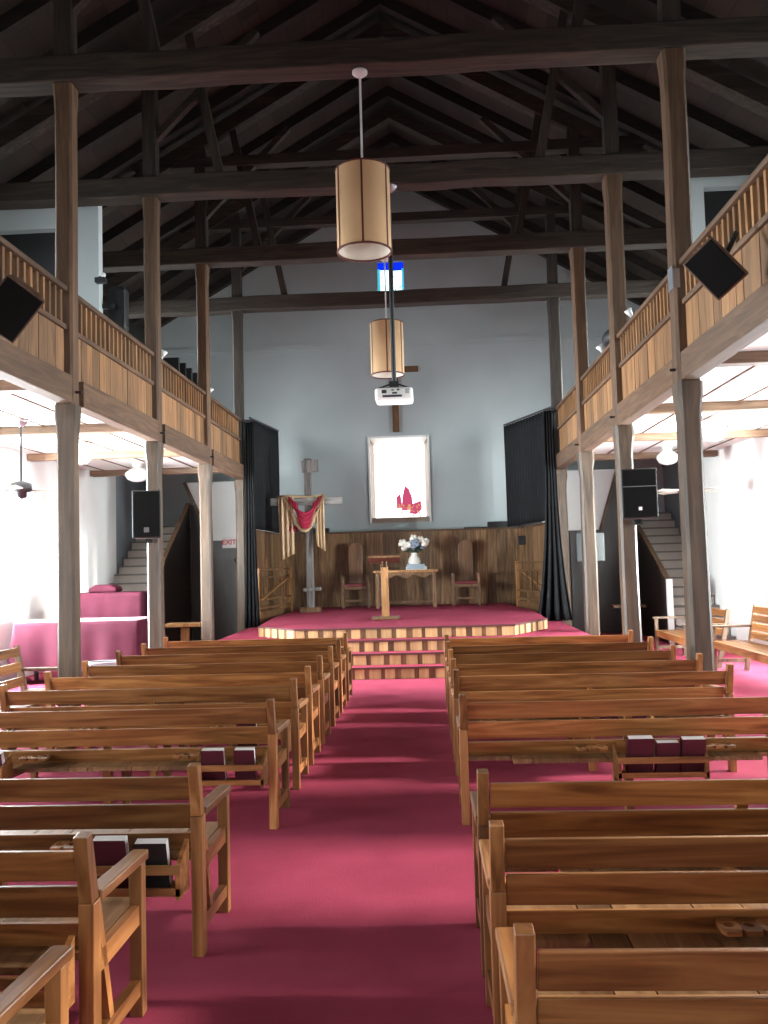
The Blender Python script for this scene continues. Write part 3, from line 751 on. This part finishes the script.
# ------------------------------------------------------------------ organ and piano under crimson cloths
def cloth_box(w, d, z0, z1, seed, slope=0., ov=.03):
    """cloth draped over a box: flat top with softened edge and rippled skirt"""
    bm = bmesh.new(); rr = random.Random(seed); N = 120; rows = []
    def rim(u):
        P = 2*(w+d); s = u*P
        if s < w: return (-w/2+s, -d/2, 0, -1)
        s -= w
        if s < d: return (w/2, -d/2+s, 1, 0)
        s -= d
        if s < w: return (w/2-s, d/2, 0, 1)
        s -= w; return (-w/2, d/2-s, -1, 0)
    ph = [rr.uniform(0, 6) for _ in range(4)]
    for j, (f, o) in enumerate(((1., 0.), (.985, .02), (.93, .028), (.75, .03), (.5, .035), (.25, .045), (0, .06))):
        row = []
        for i in range(N):
            u = i/N; x, y, nx, ny = rim(u); wv = (math.sin(u*41+ph[0])+.6*math.sin(u*83+ph[1])+.5*math.sin(u*23+ph[2]))*.014*(1-f)*1.6
            k = o+wv + (slope*(1-f) if nx < 0 else 0)
            row.append(bm.verts.new((x+nx*k, y+ny*k, z0+(z1-z0)*f + (.01*math.sin(u*50) if j == 6 else 0))))
        rows.append(row)
    for A, B in zip(rows, rows[1:]):
        for i in range(N): bm.faces.new([A[i], A[(i+1)%N], B[(i+1)%N], B[i]])
    bm.faces.new(rows[0][::-1]); return bm
t = thing('covered_keyboard', 'long low keyboard under a crimson cloth against the left wall', 'keyboard', (-5.08, 12.55, 0))
obj('crimson_cloth', cloth_box(1.85, .6, .20, .90, 3, .12), CLOTHR, t, smooth=True)
obj('cloth_top_highlight', boxes((-.92, .92, -.315, .315, .896, .906)), plain('painted_highlight', (.60, .42, .46), .6), t)  # pale plate paints the highlight of light falling on the cloth top
for x in (-.85, .85):
    for y in (-.25, .25): obj('leg', boxes((x-.025, x+.025, y-.025, y+.025, 0, .85)), DSTEEL, t)
obj('keyboard_body', boxes((-.9, .9, -.28, .28, .72, .89)), BLACK, t)
t = thing('covered_organ', 'tall organ console under a crimson cloth behind the covered keyboard', 'organ', (-5.03, 13.6, 0))
obj('crimson_cloth', cloth_box(1.1, .6, .12, 1.27, 5), CLOTHR, t, smooth=True)
obj('organ_body', boxes((-.52, .52, -.27, .27, 0, 1.25)), DARKW, t)
bm = bmesh.new(); prism(bm, [(-.27, 0), (.2, 0), (.2, .07), (.1, .12), (-.15, .12), (-.25, .07)], 'y', -.15, .15)
o = obj('folded_cloth', bm, CLOTHR, loc=(-5.13, 13.6, 1.272), bevel=.03); tag(o, 'crimson cloth bundle folded on top of the covered organ', 'cloth')
t = thing('low_stool', 'low dark stool beside the nearest left post, behind the pews', 'stool', (-4.05, 10.6, 0))
obj('stool_top', boxes((-.25, .25, -.15, .15, .36, .40)), BLACK, t)
for x in (-.2, .2):
    for y in (-.11, .11): obj('leg', boxes((x-.018, x+.018, y-.018, y+.018, 0, .36)), DSTEEL, t)
bm = bmesh.new()
for k in range(4):
    r = .13+.02*k
    tube(bm, [(r*1.2*math.cos(a)+.01*k, r*.7*math.sin(a), .02+.022*k) for a in [2*PI*j/24 for j in range(24)]], .012, 6)
o = obj('cable_coil', bm, plain('grey_cable', (.35, .36, .38), .4), loc=(-4.05, 10.6, .40), smooth=True); tag(o, 'coil of grey cable lying on the low dark stool by the left post', 'cable')

# pedestal tables
def ped(label, loc, m):
    t = thing('pedestal_table', label, 'table', loc)
    obj('table_top', boxes((-.32, .32, -.2, .2, .60, .66)), m, t, bevel=.008)
    obj('pedestal', boxes((-.065, .065, -.05, .05, .04, .60)), m, t); obj('foot', boxes((-.2, .2, -.15, .15, 0, .04)), m, t)
ped('small wooden T-shaped table between the second and third left posts', (-4.28, 15.0, 0), LECT)
ped('small dark T-shaped table in the shade between the second and third right posts', (3.95, 17.4, 0), CHAIRW)

# ------------------------------------------------------------------ platform furniture
# lectern
t = thing('lectern', 'slim wooden lectern with a dark sloping top standing at the centre of the platform', 'lectern', (-.73, 14.7, ST+.002))
obj('base_plate', boxes((-.24, .24, -.17, .17, 0, .045)), CHAIRW, t, bevel=.01)
obj('column', boxes((-.062, .062, -.05, .05, .045, .88)), LECT, t, bevel=.006)
bm = boxes((-.045, -.025, -.03, .03, .88, .985), (.025, .045, -.03, .03, .88, .985)); obj('bracket', bm, CHAIRW, t)
bm = bmesh.new(); M = Matrix.Translation((0, 0, 1.02)) @ Matrix.Rotation(-.22, 4, 'X'); box(bm, -.27, .27, -.19, .19, -.018, .018, M); box(bm, -.27, .27, .18, .2, -.018, .045, M)
obj('reading_top', bm, CHAIRW, t)
# communion table
t = thing('communion_table', 'long wooden altar table with a scalloped apron behind the lectern', 'table', (-.46, 18.35, ST+.002))
for x in (-.6, .6):
    for y in (-.24, .24): obj('leg', boxes((x-.035, x+.035, y-.035, y+.035, 0, .74)), CHAIRW, t, bevel=.005)
obj('table_top', boxes((-.68, .68, -.3, .3, .74, .79)), LECT, t, bevel=.008)
bm = bmesh.new(); n = 40; pts = [(-.56, .74)]
low = []
for i in range(n+1):
    u = i/n; x = -.56+1.12*u; low.append((x, .655 + .035*math.cos(2*PI*u*3) ))
prism(bm, [(.56, .74)] + [(-.56, .74)] + low, 'y', -.27, -.25)
obj('scalloped_apron', bm, CHAIRW, t)
obj('stretcher', boxes((-.6, .6, .22, .25, .08, .12)), CHAIRW, t)
# vase and flowers
t = thing('flower_vase', 'white bulbous vase with cream and blue flowers on the altar table', 'vase', (-.27, 18.35, ST+.86))
prof = [(.07, 0), (.11, .03), (.135, .1), (.12, .17), (.075, .23), (.06, .26), (.075, .29)]
obj('vase_body', one(lathe, prof), PORC, t, smooth=True)
bm = bmesh.new()
for dx, dz in ((-.22, .5), (.0, .62), (.22, .5), (-.1, .55), (.12, .57)): tube(bm, [(0, 0, .25), (dx*.4, 0, .38), (dx, 0, dz)], .008, 6)
for k in range(16): blob(bm, (random.uniform(-.16, .16), random.uniform(-.1, .1), random.uniform(.3, .44)), .05, 1, .02, (1, 1, .5))
obj('leaves', bm, LEAF, t)
def flower(x, y, z, r, m):
    bm = bmesh.new(); blob(bm, (x, y, z), r*.72, 2, .006)
    for k in range(14):
        a = random.uniform(0, 2*PI); b = random.uniform(-.9, 1.2); d = Vector((math.cos(a)*math.cos(b), math.sin(a)*math.cos(b), math.sin(b)))
        blob(bm, Vector((x, y, z))+d*r*.62, r*.42, 1, .004)
    obj('flower', bm, m, t, smooth=True)
for x, y, z, r, m in ((-.24, 0, .50, .10, PETW), (-.12, -.08, .46, .10, PETW), (-.2, .0, .40, .08, PETW), (0, -.02, .60, .095, PETW), (.02, -.08, .50, .11, PETB), (-.03, -.05, .43, .1, PETB), (.13, 0, .57, .09, PETW), (.24, -.02, .50, .11, PETW), (.15, 0, .42, .07, PETB)):
    flower(x, y, z, r, m)
t = thing('book_stand', 'white stand holding a pale open book on the altar table under the vase', 'book stand', (-.24, 18.3, ST+.79))
obj('stand_block', boxes((-.21, .23, -.2, .2, 0, .07)), PORC, t, bevel=.01)
bm = bmesh.new(); M = Matrix.Translation((0, -.22, .06)) @ Matrix.Rotation(.9, 4, 'X'); box(bm, -.19, .19, -.05, .07, -.01, .01, M)
obj('open_book', bm, plain('pale_blue_page', (.35, .42, .48), .6), t)
# pulpit chairs
def hall_chair(label, loc, rz):
    t = thing('high_backed_chair', label, 'chair', loc, rz, 'high backed chairs on the platform')
    for x in (-.27, .27):
        obj('leg', boxes((x-.03, x+.03, -.30, -.24, 0, .66)), CHAIRW, t, bevel=.004)
        obj('leg', boxes((x-.03, x+.03, .22, .28, 0, .66)), CHAIRW, t, bevel=.004)
        obj('armrest', boxes((x-.035, x+.035, -.32, .28, .66, .70)), CHAIRW, t, bevel=.006)
    obj('seat_frame', boxes((-.24, .24, -.30, .26, .40, .46)), CHAIRW, t)
    obj('seat_pad', boxes((-.25, .25, -.3, .24, .46, .52)), SEATR, t, bevel=.02)
    obj('stretcher', boxes((-.24, .24, -.28, -.25, .14, .18)), CHAIRW, t)
    pts = [(-.155, .5), (.155, .5), (.155, 1.28)] + [(.155*math.cos(a), 1.28+.13*math.sin(a)) for a in [PI*k/10 for k in range(1, 10)]] + [(-.155, 1.28)]
    bm = bmesh.new(); prism(bm, pts, 'y', .24, .275); obj('arched_back', bm, LECT2, t, bevel=.01)
    return t
LECT2 = wood('chair_back_wood', (.09, .04, .016), (.17, .08, .034), (.24, .12, .055), 'Z', rough=.4, vary=.1)
c0 = hall_chair('high backed chair with arched panel on the platform, left of the altar table', (-1.56, 18.65, ST+.002), .06)
dup(c0, (.83, 18.65, ST+.002), 'high backed chair with arched panel on the platform, right of the altar table', -.06)
# rails at platform sides
def rail(label, p, q, flip):
    p, q = Vector(p), Vector(q); L = (q-p).length; a = math.atan2(q.y-p.y, q.x-p.x)
    t = thing('platform_rail', label, 'rail', (p.x, p.y, 3*R4+.003), a, 'wooden rails at the platform sides')
    H = 1.08
    obj('rail_post', boxes((-.03, .03, -.03, .03, 0, H)), LECT, t); obj('rail_post', boxes((L-.03, L+.03, -.03, .03, 0, H)), LECT, t)
    for z, nm in ((H-.05, 'rail_bar'), (H-.20, 'rail_bar'), (.46, 'rail_bar'), (.30, 'rail_bar')): obj(nm, boxes((0, L, -.02, .02, z, z+.04)), CHAIRW, t)
    obj('diagonal', one(bar, (.1, -.03, .48), (L-.05, -.03, H-.16), .03, .045, (0,1,0)), LECT, t)
    for k in range(1, 6): obj('spindle', boxes((L*k/6-.012, L*k/6+.012, -.012, .012, .5, H-.2)), CHAIRW, t)
    obj('base_board', boxes((0, L, -.015, .015, 0, .26)), CHAIRW, t)
rail('wooden rail with a diagonal bar at the left side of the platform', (-3.2, 16.1), (-2.88, 18.0), 0)
rail('wooden rail with a diagonal bar at the right side of the platform', (2.24, 16.2), (1.86, 18.0), 1)

# draped cross
t = thing('wooden_cross', 'tall weathered wooden cross with a name board standing at the left of the platform', 'cross', (-2.38, 17.4, ST+.002))
obj('upright', boxes((-.075, .075, -.06, .06, 0, 3.12)), CROSSW, t, bevel=.012)
bm = bmesh.new(); M = Matrix.Translation((-.02, -.09, 2.24)) @ Matrix.Rotation(.012, 4, 'Y'); box(bm, -.74, .72, -.05, .05, -.075, .075, M)
obj('crossbar', bm, wood('weathered_wood_x', (.05, .045, .042), (.17, .16, .15), (.33, .31, .28), 'X', rough=.85, vary=.1, bump=.6), t, bevel=.012)
bm = bmesh.new(); M = Matrix.Translation((.06, -.09, 2.95)) @ Matrix.Rotation(-.05, 4, 'Y'); box(bm, -.17, .17, -.02, .02, -.12, .13, M)
obj('name_board', bm, CROSSW, t)
bm = bmesh.new(); M = Matrix.Translation((.03, -.12, .46)) @ Matrix.Rotation(-.05, 4, 'Y'); box(bm, -.15, .2, -.07, .07, -.035, .035, M)
obj('foot_rest', bm, CROSSW, t)
obj('cross_base', boxes((-.2, .2, -.15, .15, 0, .10)), CHAIRW, t)
t = thing('cross_drape', 'gold and crimson satin cloth swagged over the arms of the standing cross', 'drape', (-2.38, 17.25, ST+2.24))
def swag(bm, x0, x1, z0, dip, wid, y, folds=5, amp=.018, n=28):
    """a U-shaped band of cloth with lengthwise folds"""
    rows = []; m = folds*6
    for i in range(n+1):
        u = i/n; x = x0+(x1-x0)*u; s = 4*u*(1-u); row = []
        for j in range(m+1):
            v = j/m; z = z0 - dip*s**.75 + (v-.5)*wid*(.55+.45*s)
            sx = (v-.5)*wid*(.9-1.0*s)*(-1 if u < .5 else 1)*0.9
            row.append(bm.verts.new((x+sx*.8, y-.02+amp*math.sin(v*folds*2*PI)-.05*s, z)))
        rows.append(row)
    for A, B in zip(rows, rows[1:]):
        for j in range(m): bm.faces.new([A[j], A[j+1], B[j+1], B[j]])
bm = bmesh.new(); swag(bm, -.42, .30, .06, .56, .26, -.01); 
o = obj('gold_swag', bm, CLOTHG, t, smooth=True); o.modifiers.new('s', 'SOLIDIFY').thickness = .006
bm = bmesh.new(); swag(bm, -.30, .22, .04, .44, .34, -.05, 4, .012)
o = obj('crimson_swag', bm, CLOTHRD, t, smooth=True); o.modifiers.new('s', 'SOLIDIFY').thickness = .006
def tail(x0, x1, z0, z1, y, folds, skew):
    bm = bmesh.new(); m = folds*8; n = 12; rows = []
    for i in range(n+1):
        v = i/n; row = []
        for j in range(m+1):
            u = j/m; zz = z0+(z1-z0)*v + (skew*u*v)
            row.append(bm.verts.new((x0+(x1-x0)*u*(1-.12*v)+.03*v, y+.028*math.sin(u*folds*2*PI+v), zz)))
        rows.append(row)
    for A, B in zip(rows, rows[1:]):
        for j in range(m): bm.faces.new([A[j], A[j+1], B[j+1], B[j]])
    return bm
for a in ((-.60, -.28, .09, -1.2, -.01, 3, .15), (.14, .34, .09, -.9, -.01, 3, -.12)):
    o = obj('hanging_tail', tail(*a), CLOTHG, t, smooth=True); o.modifiers.new('s', 'SOLIDIFY').thickness = .006
obj('top_fold', one(tube, [(-.6, .06, .105), (-.4, .06, .11), (.0, .06, .09), (.33, .06, .10)], [.03, .04, .025, .04], 8), CLOTHG, t, smooth=True)
bm = bmesh.new(); blob(bm, (-.30, .02, -.55), .12, 2, .01, (1, .4, .7)); obj('crimson_knot', bm, CLOTHRD, t, smooth=True)

# wall cross behind the projector
t = thing('wall_cross', 'plain dark wooden cross on the grey wall above the lit window', 'cross', (-.62, YB-.03, 4.6))
obj('upright', boxes((-.075, .075, -.03, .025, 0, 2.1)), CHAIRW, t); obj('crossbar', boxes((-.52, .545, -.035, .02, 1.38, 1.51)), CHAIRW, t)

# ------------------------------------------------------------------ pendants
def pendant(label, x, y, zb, zt, r, ztop):
    t = thing('pendant_lamp', label, 'pendant lamp', (x, y, ztop), 0, 'drum pendant lamps down the nave')
    b, tp = zb-ztop, zt-ztop
    bm = bmesh.new(); lathe(bm, [(r, b), (r, tp)], 48, cap=False); sh_ = obj('shade', bm, SHADE, t, smooth=True)
    bm = bmesh.new(); lathe(bm, [(r-.008, b), (r-.008, tp)], 48, cap=False); obj('shade_lining', bm, SHADEIN, sh_, smooth=True)
    for z in (b, tp): 
        bm = bmesh.new(); lathe(bm, [(r-.01, z-.008), (r+.006, z-.008), (r+.006, z+.008), (r-.01, z+.008), (r-.01, z-.008)], 48, cap=False); obj('shade_ring', bm, TRIMR, sh_, smooth=True)
    for k in range(6):
        a = 2*PI*k/6 + .55; c, s_ = math.cos(a), math.sin(a)
        bm = bmesh.new(); M = Matrix.Rotation(a, 4, 'Z'); box(bm, r, r+.005, -.009, .009, b, tp, M); obj('trim_strip', bm, TRIMR, sh_)
    bm = bmesh.new(); tube(bm, [(-r, 0, tp-.01), (r, 0, tp-.01)], .006, 6); tube(bm, [(0, -r, tp-.01), (0, r, tp-.01)], .006, 6); obj('spider', bm, DSTEEL, t)
    obj('rod', one(tube, [(0, 0, 0), (0, 0, tp-.15)], .011, 8), PEND, t)
    obj('canopy', one(lathe, [(.075, 0), (.075, -.02), (.045, -.045), (.015, -.05)], 20), PEND, t, smooth=True)
    obj('lamp_socket', one(tube, [(0, 0, tp-.12), (0, 0, tp-.22)], .03, 10), PORC, t)
    bm = bmesh.new(); blob(bm, (0, 0, tp-.29), .06, 2); obj('bulb', bm, GLOBE, t, smooth=True)
pendant('large tan drum pendant lamp hanging from the nearest tie beam', -.515, 8.14, 4.63, 5.43, .262, 6.43)
pendant('tan drum pendant lamp farther down the nave, behind the projector pole', -.53, 13.35, 4.56, 5.38, .262, 6.43)

# projector
t = thing('ceiling_projector', 'white projector hung on a long black pole from the second tie beam', 'projector', (-.35, 10.75, TZ0))
obj('pole', one(tube, [(0, 0, 0), (0, 0, -2.55)], .03, 10), BLACK, t)
obj('ceiling_plate', one(lathe, [(.11, 0), (.10, -.02), (.035, -.09)], 20), STEEL, t, smooth=True)
bm = boxes((-.06, .06, -.05, .05, -2.60, -2.53)); bar(bm, (-.05, 0, -2.56), (-.2, -.06, -2.62), .02, .02); bar(bm, (.05, 0, -2.56), (.18, -.06, -2.62), .02, .02); bar(bm, (-.2, -.06, -2.62), (.2, -.06, -2.62), .02, .02)
obj('mount_bracket', bm, BLACK, t)
obj('projector_body', boxes((-.235, .235, -.20, .16, -2.80, -2.635)), WPAINT, t, bevel=.035)
bm = boxes((-.15, -.09, -.212, -.198, -2.71, -2.67), (-.14, .10, -.212, -.198, -2.76, -2.735), (-.03, .0, -.212, -.198, -2.68, -2.665), (.04, .07, -.212, -.198, -2.68, -2.66), (-.02, .04, -.212, -.198, -2.72, -2.70))
obj('port_panel', bm, DSTEEL, t)
obj('vent_panel', boxes((.14, .19, -.21, -.198, -2.72, -2.66)), plain('vent_grey', (.35, .37, .38), .6), t)

# ------------------------------------------------------------------ loudspeakers
def speaker(label, M, w, h, d, m=BLACK, mount=None):
    t = thing('loudspeaker', label, 'loudspeaker', (0,0,0), 0, 'wall loudspeakers'); t.matrix_world = M
    # trapezoid cabinet, grille toward -y
    bm = bmesh.new(); prism(bm, [(-w/2, -d/2), (w/2, -d/2), (w*.36, d/2), (-w*.36, d/2)], 'z', -h/2, h/2); cb = obj('cabinet', bm, m, t, bevel=.012)
    obj('grille', boxes((-w/2+.015, w/2-.015, -d/2-.012, -d/2, -h/2+.015, h/2-.015)), GRILLE, cb, bevel=.006)
    return t
sp = speaker('black loudspeaker mounted on the second left gallery post', Matrix.Translation((-3.42, 10.42, 2.29)) @ Matrix.Rotation(.22, 4, 'Z'), .34, .58, .30)
obj('logo_badge', boxes((-.03, .03, -.168, -.161, -.22, -.16)), plain('badge_grey', (.14, .14, .15), .5), sp)
obj('mount_bracket', boxes((-.04, .04, .12, .28, -.34, -.29), (-.03, .03, .1, .2, -.33, -.25)), BLACK, sp)
sp = speaker('black loudspeaker mounted on the second right gallery post', Matrix.Translation((2.55, 10.42, 2.36)) @ Matrix.Rotation(-.12, 4, 'Z'), .41, .59, .30)
obj('logo_badge', boxes((-.02, .02, -.168, -.161, -.20, -.16)), plain('badge_white', (.8, .8, .8), .4), sp)
obj('seam', boxes((-.19, .19, -.166, -.161, .08, .085)), STEEL, sp)
obj('mount_bracket', boxes((-.05, .05, .10, .255, -.36, -.30), (-.03, .03, .1, .2, -.35, -.27)), BLACK, sp)
def tilted(n, Ld):
    n = Vector(n).normalized(); z = Vector(Ld); z = (z - z.dot(n)*n).normalized(); y = -n; x = y.cross(z)
    return Matrix(((x.x, y.x, z.x), (x.y, y.y, z.y), (x.z, y.z, z.z))).to_4x4()
BRS = wood('speaker_veneer', (.05, .025, .014), (.09, .045, .025), (.13, .07, .04), 'Z', vary=.1)
sp = speaker('tilted wood-sided loudspeaker on the right gallery rail', Matrix.Translation((2.14, 6.16, 3.676)) @ tilted((-.45, -.8, -.38), (-.66, 0, .75)), .27, .37, .25, BRS)
obj('mount_arm', one(tube, [(0, .12, 0), (.12, .26, .06), (.2, .3, .1)], .02, 8), BLACK, sp)
sp = speaker('tilted black loudspeaker on the left gallery rail at the frame edge', Matrix.Translation((-3.07, 6.22, 3.62)) @ tilted((.38, -.82, -.40), (.62, 0, .78)), .32, .41, .25, BRS)
obj('mount_arm', one(tube, [(0, .12, 0), (-.12, .26, .06), (-.2, .3, .1)], .02, 8), BLACK, sp)
t = thing('floodlight', 'small dark floodlight with a white bulb on the left gallery partition edge', 'lamp', (-4.22, 10.98, 5.46))
obj('arm', one(bar, (-.0, 0, .03), (.06, -.05, .03), .02, .02), BLACK, t)
obj('housing', boxes((-.02, .12, -.12, -.02, -.07, .0)), BLACK, t, bevel=.01)
bm = bmesh.new(); blob(bm, (.09, -.09, .03), .035, 2); obj('bulb', bm, GLOBE, t, smooth=True)
bm = bmesh.new(); prism(bm, [(-.13, -.13), (.13, -.13), (.11, .13), (-.11, .13)], 'z', -.30, .30)
o = obj('hanging_loudspeaker', bm, BLACK, loc=(-4.08, 11.32, 5.15), bevel=.06); tag(o, 'rounded black loudspeaker hanging beside the white left gallery partition', 'loudspeaker')
o2 = obj('wall_bracket', boxes((-.18, .0, -.03, .03, -.03, .03)), BLACK, o); o2.location = (0, -.16, 0)

# folded chairs and bag at the galleries
def fchair(label, loc):
    t = thing('folded_chair', label, 'chair', loc, 0, 'folded black chairs on the left gallery')
    obj('frame', boxes((-.22, -.19, -.02, .02, 0, 1.0), (.19, .22, -.02, .02, 0, 1.0), (-.22, .22, -.02, .02, .1, .13)), DSTEEL, t)
    obj('backrest', boxes((-.21, .21, -.03, .03, .95, 1.28)), BLACK, t, bevel=.01); obj('seat', boxes((-.2, .2, -.05, -.02, .3, .7)), BLACK, t, bevel=.01)
    return t
f0 = fchair('black folded chair on the left gallery, nearest of the four past the second post', (-3.95, 13.0, ZC+.1))
for k, w in enumerate(('second nearest', 'third', 'farthest')):
    dup(f0, (-3.95, 13.0+.36*(k+1), ZC+.1), 'black folded chair on the left gallery, %s of the four past the second post' % w)
bm = bmesh.new(); blob(bm, (0, 0, 0), .16, 3, .004, (.75, 1.5, .75))
o = obj('black_bag', bm, BLACK, loc=(2.52, 10.45+.9, 4.50), smooth=True); tag(o, 'black bag lying on the right gallery rail just past the second post', 'bag')
def clip(label, loc, s):
    t = thing('clip_lamp', label, 'lamp', loc, 0, 'small clip lamps on the gallery rails')
    obj('clip', boxes((-.015, .015, -.02, .02, 0, .06)), WPAINT, t)
    obj('lamp_cone', one(tube, [(0, 0, .05), (s*.05, -.02, .13)], [.018, .05], 12), WPAINT, t, smooth=True)
clip('small white clip lamp on the left gallery rail by the second post', (-3.45, 11.15, 4.382), 1)
clip('small white clip lamp on the left gallery rail by the third post', (-3.45, 13.62, 4.382), 1)
clip('small white clip lamp on the right gallery rail by the second post', (2.49, 11.8, 4.382), -1)
clip('small white clip lamp on the right gallery rail nearer than the second post', (2.49, 10.1, 4.382), -1)

# ------------------------------------------------------------------ ceiling fans and globes
def fan(label, x, y, z, r, a0):
    t = thing('ceiling_fan', label, 'ceiling fan', (x, y, ZC), 0, 'ceiling fans under the galleries')
    obj('canopy', one(lathe, [(.09, -.0), (.08, -.04), (.03, -.09)], 20), STEEL, t, smooth=True)
    obj('down_rod', one(tube, [(0,0,-.02), (0,0,z-ZC+.1)], .014, 8), DSTEEL, t)
    obj('motor', one(lathe, [(.03, z-ZC+.14), (.12, z-ZC+.11), (.13, z-ZC+.02), (.07, z-ZC), (.06, z-ZC-.06), (.0, z-ZC-.08)], 24, cap=False), DSTEEL, t, smooth=True)
    for k in range(4):
        a = a0+PI/2*k; M = Matrix.Translation((0, 0, z-ZC+.03)) @ Matrix.Rotation(a, 4, 'Z') @ Matrix.Rotation(.15, 4, 'X')
        bm = bmesh.new(); box(bm, .18, r, -.06, .06, -.006, .006, M); o = obj('blade', bm, BLADE, t)
        bm = bmesh.new(); box(bm, .08, .22, -.02, .02, -.012, .0, M); obj('blade_arm', bm, DSTEEL, o)
fan('dark ceiling fan on a long rod under the left gallery', -4.93, 10.25, 2.60, .58, .25)
fan('ceiling fan under the right gallery, mostly hidden by the nearest post', 4.25, 14.1, 2.62, .62, .5)
def globe(label, x, y, r=.16):
    t = thing('ceiling_light', label, 'ceiling light', (x, y, ZC+.003), 0, 'opal globe lights under the galleries')
    obj('neck', one(lathe, [(.09, 0), (.085, -.05), (.06, -.10)], 24), WPAINT, t, smooth=True)
    obj('glass_globe', one(lathe, [(.06, -.08), (r*.6, -.10), (r, -.17), (r*1.02, -.22), (r*.8, -.29), (r*.4, -.325), (.0, -.335)], 32, cap=False), GLOBE, t, smooth=True)
globe('white opal globe light in front of the left stairs', -5.1, 15.0, .21)
globe('white opal globe light mostly hidden behind the nearest left post', -4.97, 12.2, .15)
globe('white opal globe light in front of the right stairs', 4.2, 15.0, .18)
globe('white opal globe light just right of the nearest right post', 4.0, 12.0, .17)
o = obj('wall_plate', boxes((XL, XL+.03, 14.55, 14.63, 1.52, 1.88)), BLACK); tag(o, 'narrow black box on the white left wall beside the nearest post', 'wall box')

# ------------------------------------------------------------------ daylight
w = bpy.data.worlds.new('world'); S.world = w; w.use_nodes = True
bg = w.node_tree.nodes['Background']; bg.inputs['Color'].default_value = (.85, .93, 1., 1); bg.inputs['Strength'].default_value = .6
def area(name, loc, rot, sx, sy, e, col=(1, .97, .92), spread=PI):
    l = bpy.data.lights.new(name, 'AREA'); l.shape = 'RECTANGLE'; l.size = sx; l.size_y = sy; l.energy = e; l.color = col; l.spread = spread
    o = bpy.data.objects.new(name, l); COL.objects.link(o); o.location = loc; o.rotation_euler = rot; return o
EN = [15, 30, 170, 60, 260, 1300]
DC = (.87, .97, 1.)
for xx, ww, q in ((XL-.42, WIN, -1), (XR+.42, WINR, 1)):
    for k, (ya, yb, za, zb) in enumerate(ww):
        area('daylight', (xx, (ya+yb)/2, (za+zb)/2), (0, q*PI/2, 0), zb-za, yb-ya, EN[k] if q > 0 else (20, 330, 170, 220, 320, 2000)[k], DC)
    for k, (ya, yb, za, zb) in enumerate(WUP):  # lamps in the added gallery windows, out of view
        area('daylight', (xx, (ya+yb)/2, (za+zb)/2), (0, q*(PI/2-.45), 0), zb-za, yb-ya, (45, 100, 310)[k], DC, 2.3)
area('daylight', (-.45, YF-.35, 1.45), (PI/2, 0, 0), 2.1, 2.6, 90, DC)
sl = bpy.data.lights.new('sun', 'SUN'); sl.energy = 13; sl.angle = math.radians(5); sl.color = (1, .95, .88)
so_ = bpy.data.objects.new('sun', sl); COL.objects.link(so_); so_.rotation_euler = Vector((math.cos(math.radians(20)), .02, math.sin(math.radians(20)))).to_track_quat('Z', 'Y').to_euler()

# ------------------------------------------------------------------ camera
cam = bpy.data.cameras.new('camera'); co = bpy.data.objects.new('camera', cam); COL.objects.link(co); S.camera = co
Rv, Uv, Fv = Vector((.99838, .04999, -.02715)), Vector((.02997, -.05658, .99795)), Vector((-.04835, .99715, .05798))
M = Matrix(((Rv.x, Uv.x, -Fv.x), (Rv.y, Uv.y, -Fv.y), (Rv.z, Uv.z, -Fv.z)))
co.matrix_world = Matrix.Translation((0, 0, 1.633)) @ M.to_quaternion().to_matrix().to_4x4()
cam.sensor_fit = 'VERTICAL'; cam.sensor_height = 24; cam.lens = 24*860/1024; cam.clip_start = .05
S.view_settings.view_transform = 'Standard'; S.view_settings.look = 'None'; S.view_settings.gamma = 1; S.view_settings.use_curve_mapping = False
S.view_settings.exposure = -.06
